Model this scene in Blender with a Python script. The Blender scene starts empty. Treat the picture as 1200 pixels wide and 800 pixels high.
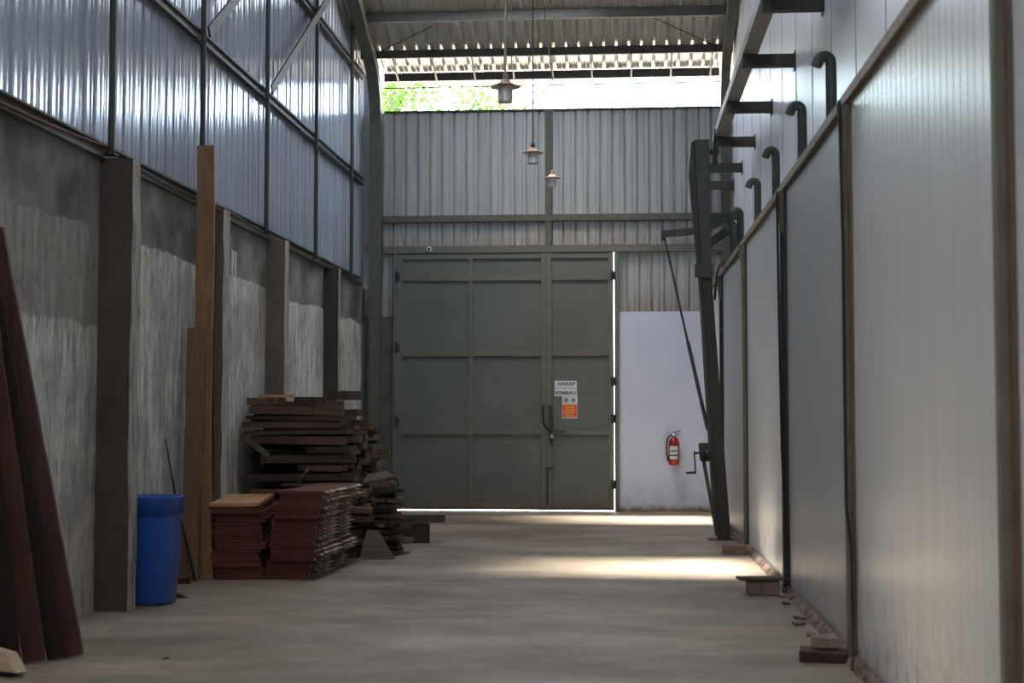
import bpy, math, random
from mathutils import Vector, Matrix
random.seed(7)
S = bpy.context.scene
COL = S.collection
PI = math.pi

# ------------------------------------------------------------------ helpers
class MB:
    """collects shapes; build() links them as ONE mesh object"""
    def __init__(s): s.v = []; s.f = []; s.sm = []
    def add(s, vs, fs, smooth=False):
        b = len(s.v); s.v += [tuple(v) for v in vs]
        for f in fs: s.f.append(tuple(b + i for i in f)); s.sm.append(smooth)
        return s
    def hexa(s, p):  # 8 corners: bottom 4 ccw, top 4 ccw
        return s.add(p, [(3, 2, 1, 0), (4, 5, 6, 7), (0, 1, 5, 4), (1, 2, 6, 5), (2, 3, 7, 6), (3, 0, 4, 7)])
    def box(s, x0, x1, y0, y1, z0, z1):
        return s.hexa([(x0, y0, z0), (x1, y0, z0), (x1, y1, z0), (x0, y1, z0), (x0, y0, z1), (x1, y0, z1), (x1, y1, z1), (x0, y1, z1)])
    def bar(s, a, b, w, h, up=(0, 0, 1)):
        a = Vector(a); b = Vector(b); d = (b - a).normalized(); up = Vector(up)
        if abs(d.dot(up)) > .98: up = Vector((0, 1, 0))
        r = d.cross(up).normalized(); u = r.cross(d).normalized()
        P = []
        for q in (a, b):
            for sx, sz in ((-1, -1), (1, -1), (1, 1), (-1, 1)): P.append(q + r * sx * w / 2 + u * sz * h / 2)
        return s.add(P, [(3, 2, 1, 0), (4, 5, 6, 7), (0, 1, 5, 4), (1, 2, 6, 5), (2, 3, 7, 6), (3, 0, 4, 7)])
    def tube(s, pts, r, n=12, cap=True):
        pts = [Vector(p) for p in pts]; rs = r if isinstance(r, (list, tuple)) else [r] * len(pts)
        ref = None; rings = []
        for i, p in enumerate(pts):
            t = (pts[min(i + 1, len(pts) - 1)] - pts[max(i - 1, 0)]).normalized()
            if ref is None:
                ref = t.orthogonal().normalized()
            ref = (ref - t * ref.dot(t)).normalized(); b = t.cross(ref)
            rings.append([p + (ref * math.cos(2 * PI * k / n) + b * math.sin(2 * PI * k / n)) * rs[i] for k in range(n)])
        vs = [v for g in rings for v in g]; fs = []
        for i in range(len(pts) - 1):
            for k in range(n): fs.append((i * n + k, i * n + (k + 1) % n, (i + 1) * n + (k + 1) % n, (i + 1) * n + k))
        s.add(vs, fs, True)
        if cap:
            s.add(rings[0], [tuple(reversed(range(n)))]); s.add(rings[-1], [tuple(range(n))])
        return s
    def lathe(s, prof, c=(0, 0, 0), n=28, cap=True):
        vs = []; fs = []; m = len(prof)
        for r, z in prof:
            for k in range(n): vs.append((c[0] + r * math.cos(2 * PI * k / n), c[1] + r * math.sin(2 * PI * k / n), c[2] + z))
        for i in range(m - 1):
            for k in range(n): fs.append((i * n + k, i * n + (k + 1) % n, (i + 1) * n + (k + 1) % n, (i + 1) * n + k))
        s.add(vs, fs, True)
        if cap:
            s.add(vs[:n], [tuple(reversed(range(n)))]); s.add(vs[-n:], [tuple(range(n))])
        return s
    def prism(s, poly, axis, a, b):
        """polygon extruded along axis ('x': poly in y,z; 'y': poly in x,z; 'z': poly in x,y)"""
        def pt(p, t): return {'x': (t, p[0], p[1]), 'y': (p[0], t, p[1]), 'z': (p[0], p[1], t)}[axis]
        n = len(poly); vs = [pt(p, a) for p in poly] + [pt(p, b) for p in poly]
        fs = [tuple(range(n)), tuple(reversed(range(n, 2 * n)))] + [(i, i + n, (i + 1) % n + n, (i + 1) % n) for i in range(n)]
        return s.add(vs, fs)
    def build(s, name, mat, parent=None, origin=None, bevel=0, seg=2):
        root = parent
        while root is not None and root.parent is not None: root = root.parent
        o = Vector(root.location) if root is not None else Vector(origin or (0, 0, 0))
        me = bpy.data.meshes.new(name)
        me.from_pydata([Vector(v) - o for v in s.v], [], s.f)
        for p, q in zip(me.polygons, s.sm): p.use_smooth = q
        import bmesh
        bm = bmesh.new(); bm.from_mesh(me); bmesh.ops.recalc_face_normals(bm, faces=bm.faces); bm.to_mesh(me); bm.free()
        me.materials.append(mat)
        ob = bpy.data.objects.new(name, me); COL.objects.link(ob)
        if parent is not None: ob.parent = parent
        else: ob.location = o
        if bevel:
            m = ob.modifiers.new('bevel', 'BEVEL'); m.width = bevel; m.segments = seg; m.limit_method = 'ANGLE'; m.angle_limit = math.radians(40)
        return ob

def tag(o, label=None, cat=None, group=None, kind=None):
    if label: o['label'] = label
    if cat: o['category'] = cat
    if group: o['group'] = group
    if kind: o['kind'] = kind
    return o
def empty(name, loc, label=None, cat=None, group=None, kind=None):
    o = bpy.data.objects.new(name, None); o.empty_display_size = .1; COL.objects.link(o); o.location = loc
    return tag(o, label, cat, group, kind)
def struct(o): o['kind'] = 'structure'; return o
def copy_tree(o, parent=None):
    c = o.copy(); COL.objects.link(c); c.parent = parent
    for ch in list(o.children): copy_tree(ch, c)
    return c
def text(name, body, size, loc, rot, mat, parent, sx=1.0, ext=.0008, bold=.0):
    cu = bpy.data.curves.new(name, 'FONT'); cu.body = body; cu.size = size; cu.align_x = 'CENTER'; cu.align_y = 'CENTER'; cu.extrude = ext; cu.offset = bold
    t = bpy.data.objects.new('tmp', cu); COL.objects.link(t)
    bpy.context.view_layer.update()
    me = bpy.data.meshes.new_from_object(t.evaluated_get(bpy.context.evaluated_depsgraph_get()))
    bpy.data.objects.remove(t)
    root = parent
    while root.parent: root = root.parent
    M = Matrix.Translation(Vector(loc) - root.location) @ rot @ Matrix.Diagonal((sx, 1, 1, 1))
    me.transform(M); me.materials.clear(); me.materials.append(mat)
    ob = bpy.data.objects.new(name, me); COL.objects.link(ob); ob.parent = parent
    return ob

# ------------------------------------------------------------------ materials
def lin(c):
    return tuple(((x / 255) / 12.92 if x / 255 <= .04045 else ((x / 255 + .055) / 1.055) ** 2.4) for x in c) + (1,)
class NT:
    def __init__(s, name):
        s.m = bpy.data.materials.new(name); s.m.use_nodes = True; s.n = s.m.node_tree.nodes; s.l = s.m.node_tree.links
        s.b = s.n['Principled BSDF']; s.pos = s.n.new('ShaderNodeNewGeometry').outputs['Position']
    def obj(s): s.pos = s.n.new('ShaderNodeTexCoord').outputs['Object']; return s
    def put(s, sock, v):
        if isinstance(v, bpy.types.NodeSocket): s.l.new(v, sock)
        else: sock.default_value = v
    def noise(s, scale=(1, 1, 1), sc=1., det=5, rough=.6, off=(0, 0, 0)):
        mp = s.n.new('ShaderNodeMapping'); mp.inputs['Scale'].default_value = scale; mp.inputs['Location'].default_value = off
        s.l.new(s.pos, mp.inputs['Vector'])
        t = s.n.new('ShaderNodeTexNoise'); t.inputs['Scale'].default_value = sc; t.inputs['Detail'].default_value = det; t.inputs['Roughness'].default_value = rough
        s.l.new(mp.outputs[0], t.inputs['Vector']); return t.outputs['Fac']
    def ramp(s, v, stops, interp='LINEAR'):
        r = s.n.new('ShaderNodeValToRGB'); r.color_ramp.interpolation = interp; e = r.color_ramp.elements
        while len(e) < len(stops): e.new(.5)
        for k, (p, c) in enumerate(stops):
            e[k].position = p; e[k].color = c if len(c) == 4 else (c[0], c[0], c[0], 1)
        s.put(r.inputs[0], v); return r.outputs['Color']
    def mix(s, f, a, b, mode='MIX'):
        m = s.n.new('ShaderNodeMix'); m.data_type = 'RGBA'; m.blend_type = mode
        s.put(m.inputs[0], f); s.put(m.inputs[6], a); s.put(m.inputs[7], b); return m.outputs[2]
    def math(s, op, a, b=0., c=0.):
        m = s.n.new('ShaderNodeMath'); m.operation = op; s.put(m.inputs[0], a); s.put(m.inputs[1], b); s.put(m.inputs[2], c); return m.outputs[0]
    def mr(s, v, a, b, c=0., d=1.):
        m = s.n.new('ShaderNodeMapRange'); s.put(m.inputs[0], v); m.inputs[1].default_value = a; m.inputs[2].default_value = b; m.inputs[3].default_value = c; m.inputs[4].default_value = d; return m.outputs[0]
    def sep(s):
        q = s.n.new('ShaderNodeSeparateXYZ'); s.l.new(s.pos, q.inputs[0]); return q.outputs
    def bump(s, h, st=.3, dist=.01):
        b = s.n.new('ShaderNodeBump'); b.inputs['Strength'].default_value = st; b.inputs['Distance'].default_value = dist
        s.l.new(h, b.inputs['Height']); s.l.new(b.outputs[0], s.b.inputs['Normal']); return s
    def fin(s, col, rough=.6, metal=0., spec=.5):
        s.put(s.b.inputs['Base Color'], col); s.put(s.b.inputs['Roughness'], rough); s.put(s.b.inputs['Metallic'], metal); s.b.inputs['Specular IOR Level'].default_value = spec
        return s.m

def simple(name, rgb, rough=.6, metal=0., var=.18, sc=6., spec=.5, obj=True):
    t = NT(name)
    if obj: t.obj()
    c = lin(rgb); d = tuple(x * (1 - var) for x in c[:3]) + (1,); e = tuple(min(1, x * (1 + var)) for x in c[:3]) + (1,)
    n = t.noise(sc=sc)
    t.bump(n, .15, .004)
    return t.fin(t.ramp(n, [(.3, d), (.7, e)]), rough, metal, spec)

def steel(name, rgb, rust=.25, rough=.55, rustc=(92, 58, 38)):
    t = NT(name); n = t.noise(sc=3., det=8, rough=.7); n2 = t.noise(scale=(1, 1, .4), sc=14., det=6)
    f = t.math('MULTIPLY', t.mr(n, .5, .75), rust * 2)
    c = lin(rgb)
    base = t.ramp(n2, [(.3, tuple(x * .8 for x in c[:3]) + (1,)), (.7, tuple(x * 1.2 for x in c[:3]) + (1,))])
    t.bump(n2, .1, .003)
    return t.fin(t.mix(f, base, lin(rustc)), rough, 0.0, .45)

M = {}
M['dark_steel'] = steel('dark_grey_paint', (56, 58, 56), .12)
M['green_steel'] = steel('grey_green_paint', (84, 88, 82), .15)
M['hoist'] = steel('dark_green_paint', (62, 68, 66), .06, .5)
M['hoist_low'] = steel('dark_worn_paint', (48, 52, 50), .3, .55)
M['purlin'] = steel('purlin_primer', (70, 68, 66), .1)
M['light_steel'] = steel('pale_steel', (168, 166, 156), .15, .45)
M['beam'] = steel('grey_beam_paint', (132, 130, 122), .1)
M['upper_seam'] = steel('seam_grey', (186, 188, 194), .1)
M['brown_steel'] = steel('rust_brown_primer', (98, 84, 72), .5, .7, (84, 60, 46))
M['rail_steel'] = steel('pale_brown_rail', (136, 126, 116), .35, .6)
M['post_green'] = steel('post_grey_green', (104, 104, 94), .25, .6)
M['black'] = simple('black_rubber', (24, 24, 26), .5)
M['cable_red'] = simple('red_brown_cable', (96, 62, 48), .6)

# door paint: grey-green with dirt lines and faint rust at the foot
t = NT('door_paint'); z = t.sep()[2]
n = t.noise(sc=1.2, det=6); n2 = t.noise(scale=(2, 1, .3), sc=6, det=6)
c = t.ramp(n, [(.3, lin((86, 93, 91))), (.7, lin((98, 105, 102)))])
c = t.mix(t.math('MULTIPLY', t.mr(n2, .5, .75), .25), c, lin((84, 82, 70)))
c = t.mix(t.math('MULTIPLY', t.mr(z, .42, .0), t.mr(n2, .35, .6, 0, .6)), c, lin((112, 88, 66)))
M['door'] = t.fin(c, .5); t.bump(n, .12, .01)
t = NT('door_frame_paint'); n2 = t.noise(scale=(1, 1, 2), sc=4, det=6); z = t.sep()[2]
c = t.ramp(n2, [(.3, lin((88, 94, 88))), (.7, lin((104, 108, 100)))])
c = t.mix(t.math('MULTIPLY', t.mr(z, .3, .0), .6), c, lin((108, 84, 60)))
M['door_frame'] = t.fin(c, .5)
M['dust'] = simple('brown_dust', (122, 104, 76), .9)

# ribbed end cladding: grey zinc with brown grime near its foot
t = NT('zinc_cladding'); p = t.sep()
n = t.noise(scale=(6, 1, .35), sc=2.2, det=7, rough=.65); n2 = t.noise(scale=(9, 1, 1.2), sc=1.6, det=6)
c = t.ramp(n, [(.25, lin((142, 148, 150))), (.75, lin((178, 182, 184)))])
g = t.math('MAXIMUM', t.math('MULTIPLY', t.mr(p[2], 4.45, 4.05), t.mr(p[2], 4.0, 4.02)), t.mr(p[2], 3.5, 3.0))
c = t.mix(t.math('MULTIPLY', g, t.mr(n2, .35, .62, 0, .8)), c, lin((132, 104, 78)))
M['zinc'] = t.fin(c, .42, .25)
t = NT('roof_zinc'); n = t.noise(scale=(3, .5, 1), sc=2.5, det=6)
M['roof'] = t.fin(t.ramp(n, [(.3, lin((196, 194, 184))), (.7, lin((222, 220, 210)))]), .28, .45)
# left gable cladding: bluish aluminium-zinc sheet
t = NT('blue_zinc'); n = t.noise(scale=(1, 5, .4), sc=1.4, det=6); n2 = t.noise(sc=26., det=3)
c = t.ramp(n, [(.3, lin((150, 161, 178))), (.7, lin((172, 181, 196)))])
c = t.mix(t.mr(n2, .70, .74, 0, .5), c, lin((98, 98, 104)))
M['gable'] = t.fin(c, .135, .15)
# sandwich panels on the right
def panel_mat(name, a, b, rough, seed):
    t = NT(name); p = t.sep(); n = t.noise(scale=(1, 7, .12), sc=1.6, det=6, off=(0, seed, 0)); n2 = t.noise(scale=(1, 3, 2), sc=3., det=7, rough=.7)
    c = t.ramp(n, [(.3, lin(a)), (.7, lin(b))])
    c = t.mix(t.math('MULTIPLY', t.mr(p[2], .7, .05), t.mr(n2, .48, .62, 0, .7)), c, lin((138, 110, 88)))
    c = t.mix(t.math('MULTIPLY', t.mr(n2, .64, .7), .3), c, lin((150, 136, 124)))
    t.bump(n, .15, .01)
    return t.fin(c, rough, .0)
M['panel'] = panel_mat('panel_off_white', (196, 202, 206), (212, 216, 219), .28, 0)
M['panel_shade'] = panel_mat('panel_shaded_grey', (160, 165, 168), (176, 180, 182), .38, 5)  # same panels, colour darkened to stand for the weaker light on them
t = NT('upper_panel_white'); n = t.noise(scale=(1, 3, .15), sc=1., det=5)
M['upper'] = t.fin(t.ramp(n, [(.3, lin((214, 216, 224))), (.7, lin((230, 230, 236)))]), .33)
# white masonry
t = NT('white_plaster'); p = t.sep(); n = t.noise(sc=1.3, det=6); n2 = t.noise(scale=(1, 1, 1), sc=6, det=7)
c = t.ramp(n, [(.3, lin((184, 194, 218))), (.7, lin((196, 205, 228)))])
c = t.mix(t.math('MULTIPLY', t.mr(t.math('ADD', p[2], t.math('MULTIPLY', n2, .22)), .22, .14), 1.), c, lin((128, 102, 82)))
c = t.mix(t.math('MULTIPLY', t.mr(p[2], .5, .05), t.mr(n2, .45, .6, 0, .35)), c, lin((150, 140, 132)))
M['plaster'] = t.fin(c, .7)
# left concrete wall: smooth grey cement band above, streaky whitewash below
t = NT('cement_wall'); p = t.sep()
e = t.noise(scale=(1, 1, 1), sc=1.1, det=3); e2 = t.noise(sc=7., det=4)
edge = t.math('ADD', p[2], t.math('ADD', t.math('MULTIPLY', e, .22), t.math('MULTIPLY', e2, .04)))
up = t.mr(edge, 3.015, 3.03)
st = t.noise(scale=(1, 3.2, .4), sc=3.0, det=9, rough=.75); st2 = t.noise(scale=(1, 3.5, .9), sc=4.5, det=10, rough=.82); bl = t.noise(sc=.9, det=5)
low = t.ramp(st, [(.36, lin((132, 130, 125))), (.47, lin((184, 184, 180))), (.62, lin((220, 221, 218)))])
low = t.mix(t.mr(st2, .52, .58, 0, .7), low, lin((104, 100, 95)))
low = t.mix(t.mr(bl, .54, .6, 0, .5), low, lin((128, 128, 128)))
low = t.mix(t.math('MULTIPLY', t.mr(p[2], 1.3, .1), t.mr(st, .4, .65, 0, .8)), low, lin((118, 102, 84)))
b1 = t.math('MULTIPLY', t.mr(p[1], 10.7, 10.6), t.mr(edge, 2.29, 2.32))
low = t.mix(t.math('MULTIPLY', b1, .6), low, lin((104, 100, 94)))
hi = t.ramp(t.noise(scale=(1, 1.0, 1), sc=1.5, det=7), [(.38, lin((82, 81, 79))), (.5, lin((112, 112, 111))), (.62, lin((140, 141, 141)))])
M['cement'] = t.fin(t.mix(up, low, hi), .8); t.bump(st2, .5, .012)
def lit_side(t, c):   # light painted into the colour: blotchy lightening of the aisle-facing side
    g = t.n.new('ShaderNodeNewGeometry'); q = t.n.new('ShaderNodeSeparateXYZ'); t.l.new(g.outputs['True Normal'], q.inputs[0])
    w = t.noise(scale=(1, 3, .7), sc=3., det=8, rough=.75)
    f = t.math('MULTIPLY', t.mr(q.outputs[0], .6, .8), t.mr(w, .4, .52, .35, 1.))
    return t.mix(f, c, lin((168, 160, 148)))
t = NT('pillar_concrete'); n = t.noise(scale=(1, 1, .5), sc=3., det=8, rough=.7); n2 = t.noise(sc=22., det=5)
c = t.ramp(n, [(.3, lin((84, 78, 72))), (.7, lin((116, 110, 103)))])
c = lit_side(t, c)
M['pillar'] = t.fin(t.mix(t.mr(n2, .6, .7, 0, .5), c, lin((60, 56, 52))), .85); t.bump(n2, .5, .012)
t = NT('dark_concrete'); n = t.noise(scale=(1, 1, .5), sc=3., det=8, rough=.7); n2 = t.noise(sc=22., det=5)  # darker concrete tones for two of the pillars
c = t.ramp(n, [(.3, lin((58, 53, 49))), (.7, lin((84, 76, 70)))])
c = lit_side(t, c)
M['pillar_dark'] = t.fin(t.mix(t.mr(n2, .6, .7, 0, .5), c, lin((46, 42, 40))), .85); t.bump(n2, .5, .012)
t = NT('block_concrete'); n = t.noise(sc=3., det=8)
M['block'] = t.fin(t.ramp(n, [(.3, lin((78, 82, 80))), (.7, lin((104, 106, 102)))]), .85)
# floor
t = NT('concrete_floor'); p = t.sep()
n = t.noise(scale=(.5, 1.0, 1), sc=1.0, det=8, rough=.62); n2 = t.noise(scale=(.7, 1.3, 1), sc=1.9, det=9, rough=.68); n3 = t.noise(scale=(.25, .6, 1), sc=.8, det=3, off=(3, 1, 0))
c = t.ramp(n, [(.36, lin((106, 95, 83))), (.5, lin((132, 121, 107))), (.64, lin((152, 141, 126)))])
c = t.mix(t.mr(n2, .52, .68, 0, .55), c, lin((106, 101, 96)))
c = t.mix(t.mr(n3, .5, .64, 0, .35), c, lin((100, 97, 94)))
jy = t.math('ABSOLUTE', t.math('SUBTRACT', t.math('FRACT', t.math('DIVIDE', t.math('ADD', p[1], .9), 3.0)), .5))
c = t.mix(t.mr(jy, .4975, .499, 0, .55), c, lin((92, 86, 80)))
M['floor'] = t.fin(c, t.mr(n2, .3, .7, .42, .62), 0, .4); t.bump(n2, .18, .008)
t = NT('yard_ground'); n = t.noise(sc=.6, det=6)
M['ground'] = t.fin(t.ramp(n, [(.3, lin((196, 184, 164))), (.7, lin((214, 204, 184)))]), .9)
t = NT('rubble_mortar'); n = t.noise(sc=9., det=8, rough=.7)
M['mortar'] = t.fin(t.ramp(n, [(.4, lin((70, 60, 52))), (.5, lin((112, 98, 88))), (.62, lin((138, 118, 106)))]), .9); t.bump(n, .7, .02)

def wood(name, a, b, rough=.6, grain=(1.2, 9, 9), spec=.4):
    t = NT(name).obj(); oi = t.n.new('ShaderNodeObjectInfo').outputs['Random']
    n = t.noise(scale=grain, sc=2.4, det=8, rough=.65)
    c = t.ramp(n, [(.3, lin(a)), (.7, lin(b))])
    v = t.mr(oi, 0, 1, .7, 1.2)
    hs = t.n.new('ShaderNodeHueSaturation'); t.l.new(v, hs.inputs['Value']); t.l.new(c, hs.inputs['Color'])
    t.bump(n, .35, .006)
    return t.fin(hs.outputs[0], rough, 0, spec)
M['wood_red'] = wood('red_brown_timber', (70, 30, 20), (108, 52, 34), .45, (9, 1.2, 9))
M['wood_red_end'] = wood('dark_red_board', (70, 32, 23), (106, 54, 38), .5, (9, 1.2, 9))
M['wood_tan'] = wood('orange_tan_board', (150, 108, 74), (190, 146, 104), .5, (9, 1.2, 9))
M['wood_dark'] = wood('dark_weathered_plank', (44, 36, 32), (78, 62, 54), .7)
M['wood_mid'] = wood('brown_weathered_plank', (72, 54, 44), (112, 84, 66), .7)
M['wood_grey'] = wood('grey_brown_plank', (68, 60, 53), (104, 92, 80), .75)
M['wood_black'] = wood('blackish_plank', (30, 26, 25), (54, 45, 41), .7)
M['wood_lean'] = wood('dark_brown_leaning_plank', (46, 28, 23), (80, 54, 44), .6, (10, 10, 1.))
M['wood_lean2'] = wood('black_brown_leaning_plank', (26, 19, 18), (52, 36, 31), .6, (10, 10, 1.))
M['wood_tall'] = wood('ochre_board', (120, 90, 62), (156, 120, 86), .55, (9, 9, .9))
M['wood_tall2'] = wood('brown_board', (88, 70, 55), (118, 95, 76), .65, (9, 9, .9))
M['wood_beige'] = wood('pale_offcut', (176, 150, 122), (206, 182, 152), .7)
t = NT('white_flecked_bark').obj(); n = t.noise(sc=13., det=6, rough=.85)
M['bark'] = t.fin(t.ramp(n, [(.44, lin((52, 30, 24))), (.5, lin((110, 84, 70))), (.55, lin((214, 202, 188)))]), .9); t.bump(n, .8, .015)

M['blue'] = simple('blue_plastic', (32, 78, 158), .42, 0, .08, 3.)
M['blue_dark'] = simple('blue_plastic_inside', (20, 48, 104), .5, 0, .08)
M['ext_red'] = simple('red_enamel', (146, 24, 26), .3, 0, .05)
M['paper'] = simple('white_paper', (206, 214, 222), .6, 0, .03)
M['paper2'] = simple('white_sticker', (198, 200, 200), .6, 0, .04)
M['ink'] = simple('dark_print', (52, 58, 78), .7, 0, .03)
M['ink_blue'] = simple('pale_blue_print', (140, 160, 186), .7, 0, .03)
M['orange'] = simple('red_orange_print', (206, 84, 48), .6, 0, .05)
M['yellow'] = simple('yellow_print', (226, 178, 70), .6, 0, .05)
M['chrome'] = simple('worn_chrome', (190, 190, 184), .3, .7, .05)
M['shade'] = simple('pinkish_enamel', (214, 172, 150), .4, 0, .08)
M['brick'] = simple('dusty_brick', (118, 102, 90), .9, 0, .25, 12)
M['stone'] = simple('pale_mortar_lump', (128, 118, 108), .9, 0, .2, 10)
t = NT('frosted_glass').obj(); b = t.b; b.inputs['Transmission Weight'].default_value = .25; b.inputs['Subsurface Weight'].default_value = .0
M['glass'] = t.fin(t.ramp(t.noise(sc=5), [(.3, lin((214, 214, 218))), (.7, lin((228, 228, 232)))]), .35)
t = NT('leaves').obj(); oi = t.noise(sc=2.5, det=3)
tr = t.n.new('ShaderNodeBsdfTranslucent'); c = t.ramp(oi, [(.3, lin((58, 98, 30))), (.7, lin((104, 146, 50)))])
t.fin(c, .6); t.l.new(c, tr.inputs[0]); mx = t.n.new('ShaderNodeMixShader'); mx.inputs[0].default_value = .45
t.l.new(t.b.outputs[0], mx.inputs[1]); t.l.new(tr.outputs[0], mx.inputs[2]); t.l.new(mx.outputs[0], t.n['Material Output'].inputs[0])
M['leaf'] = t.m
M['trunk'] = simple('grey_bark', (110, 98, 84), .9)
# clear roof sheets, opacity graded along x to fade the sun patch leftwards
t = NT('clear_roof_sheet'); p = t.sep(); n = t.noise(scale=(1, 2.5, 1), sc=1.3, det=4)
tp = t.n.new('ShaderNodeBsdfTransparent'); tl = t.n.new('ShaderNodeBsdfTranslucent'); tl.inputs[0].default_value = (.75, .75, .7, 1)
sun_fade = t.math('MULTIPLY', t.mr(p[0], -3.25, -1.35, .03, .95), t.mr(n, .35, .55, .75, 1.))
t.put(tp.inputs[0], t.mix(sun_fade, (.0, .0, .0, 1), (.98, .96, .9, 1)))
mx = t.n.new('ShaderNodeMixShader'); t.put(mx.inputs[0], .85)
t.l.new(tl.outputs[0], mx.inputs[1]); t.l.new(tp.outputs[0], mx.inputs[2]); t.l.new(mx.outputs[0], t.n['Material Output'].inputs[0])
M['clear'] = t.m

# ------------------------------------------------------------------ measured frame of the place (metres)
XL, XR, XU, YE, YB = -4.0, 1.40, 1.70, 21.70, -3.0
ZW = 3.45                      # top of concrete wall / panel wall
roof_pts = [(21.95, 6.75), (21.68, 6.84), (21.05, 7.04), (20.28, 7.40), (19.0, 7.86), (17.0, 8.38), (14.0, 8.80), (11.0, 9.0), (8.0, 9.0), (5.0, 8.8), (2.0, 8.3), (-1.0, 7.6), (-3.2, 6.9)]
def roof_z(y):
    for (a, za), (b, zb) in zip(roof_pts, roof_pts[1:]):
        if b <= y <= a: return zb + (za - zb) * (y - b) / (a - b)
    return roof_pts[0][1] if y > 21 else roof_pts[-1][1]

# ---- floor and outside ground
struct(MB().box(-4.3, 4.5, -3.2, 21.84, -.2, 0).build('floor', M['floor']))
struct(MB().box(-60, 60, -60, 80, -.5, -.22).build('ground', M['ground']))

# ---- left concrete wall, its pillars
struct(MB().box(-4.2, XL, YB, YE + .12, 0, ZW + .01).build('wall_left', M['cement']))
pl = [(7.9, 'first dark concrete pillar'), (10.49, 'nearest dark concrete pillar on the left wall, just before the blue bin'),
      (13.2, 'concrete pillar on the left wall half hidden behind the tall ochre board'),
      (15.6, 'concrete pillar on the left wall rising behind the left end of the tall timber pile'),
      (18.72, 'farthest slim concrete pillar on the left wall, right of the timber pile top')]
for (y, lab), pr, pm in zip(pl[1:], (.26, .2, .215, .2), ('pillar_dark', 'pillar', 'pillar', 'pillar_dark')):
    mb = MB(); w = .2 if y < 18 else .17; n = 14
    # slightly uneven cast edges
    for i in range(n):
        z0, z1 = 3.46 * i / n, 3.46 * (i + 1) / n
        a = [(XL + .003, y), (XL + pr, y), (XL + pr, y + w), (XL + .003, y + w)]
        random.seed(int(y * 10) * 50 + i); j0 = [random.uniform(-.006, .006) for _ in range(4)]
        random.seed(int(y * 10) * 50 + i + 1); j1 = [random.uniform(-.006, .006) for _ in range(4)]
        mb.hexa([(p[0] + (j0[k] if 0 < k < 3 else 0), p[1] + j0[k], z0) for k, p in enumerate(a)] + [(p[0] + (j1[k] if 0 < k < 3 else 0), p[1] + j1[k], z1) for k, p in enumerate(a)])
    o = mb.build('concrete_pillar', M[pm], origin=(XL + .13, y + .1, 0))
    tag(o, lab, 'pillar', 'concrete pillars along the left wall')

# ---- left gable cladding (small trapezoid ribs, sheet seams)
mb = MB(); prof = []; y = 3.0; k = 0
rg = random.Random(4)
while y < YE + .06:
    d = rg.uniform(.0025, .005); wv = rg.uniform(-.0006, .0006)
    for q in range(8): prof.append((y + .1 * q / 8, d * .5 * (1 - math.cos(2 * PI * q / 8)) + wv))
    if k % 6 == 5: prof += [(y + .1, .0), (y + .104, -.012), (y + .11, -.012), (y + .114, .0)]; y += .016
    elif k % 2: prof += [(y + .1, .0), (y + .103, .012), (y + .107, .012), (y + .11, .0)]; y += .011
    y += .1; k += 1
vs = []; fs = []
for (yy, dx) in prof:
    for zz in (ZW + .02, 4.6, 5.8, roof_z(yy) + .06): vs.append((XL - .03 + dx, yy, zz))
for i in range(len(prof) - 1):
    for j in range(3):
        a = i * 4 + j; fs.append((a, a + 4, a + 5, a + 1))
mb.add(vs, fs); ob = struct(mb.build('wall_left_cladding', M['gable']))
for p_ in ob.data.polygons: p_.use_smooth = True
struct(MB().box(-4.2, -4.1, YB, 3.0, ZW, 8.5).build('wall_left_rear', M['gable']))
struct(MB().box(-4.2, -2.6, YB - .2, YB - .05, 0, 8).box(.6, 1.9, YB - .2, YB - .05, 0, 8).box(-2.6, .6, YB - .2, YB - .05, 0, 8).build('wall_rear', M['panel']))
# ledge channel between wall and cladding
mb = MB(); mb.box(XL - .03, XL + .05, 3.0, 21.3, ZW + .005, ZW + .018).box(XL + .035, XL + .05, 3.0, 21.3, ZW + .018, ZW + .035).box(XL - .02, XL + .045, 3, 21.3, ZW + .11, ZW + .125)
struct(mb.build('trim_1', M['green_steel']))
struct(MB().box(XL - .02, XL - .012, 3.0, 21.3, ZW + .019, ZW + .108).build('trim_6', M['rail_steel']))

# gable posts, rails and braces
gp_lab = ['nearest dark upright pipe on the bluish left cladding', 'dark upright pipe on the left cladding above the tall ochre board',
          'middle upright pipe on the left cladding, where the long brace starts', 'upright pipe on the left cladding crossed by the brace near its top',
          'farthest upright pipe on the left cladding before the corner column']
for y, lab in zip((10.5, 12.86, 15.27, 17.8, 20.2), gp_lab):
    mb = MB(); mb.tube([(XL + .085, y, ZW + .04), (XL + .085, y, roof_z(y) - .16)], .026, 10); mb.box(XL + .04, XL + .13, y - .045, y + .045, ZW + .036, ZW + .05)
    tag(mb.build('upright_pipe', M['dark_steel'], origin=(XL + .085, y, ZW + .04)), lab, 'steel post', 'upright pipes on the left cladding')
for z, lab in ((5.07, 'lower long double steel rail crossing the left cladding'), (6.71, 'upper double steel rail crossing the left cladding')):
    mb = MB(); y1 = 21.35; y0 = 4 if z < 6 else 4
    if z > 6.5: y1 = 21.35
    for dz in (-.045, .045): mb.box(XL + .0, XL + .055, y0, y1, z + dz - .013, z + dz + .013)
    r = empty('cladding_rail', (XL, 12, z), lab, 'steel rail', 'double rails on the left cladding')
    mb.build('flange', M['dark_steel'], r)
    MB().box(XL + .0, XL + .012, y0, y1, z - .032, z + .032).build('web', M['light_steel'], r)['label'] = 'pale web between the dark flanges'
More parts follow.
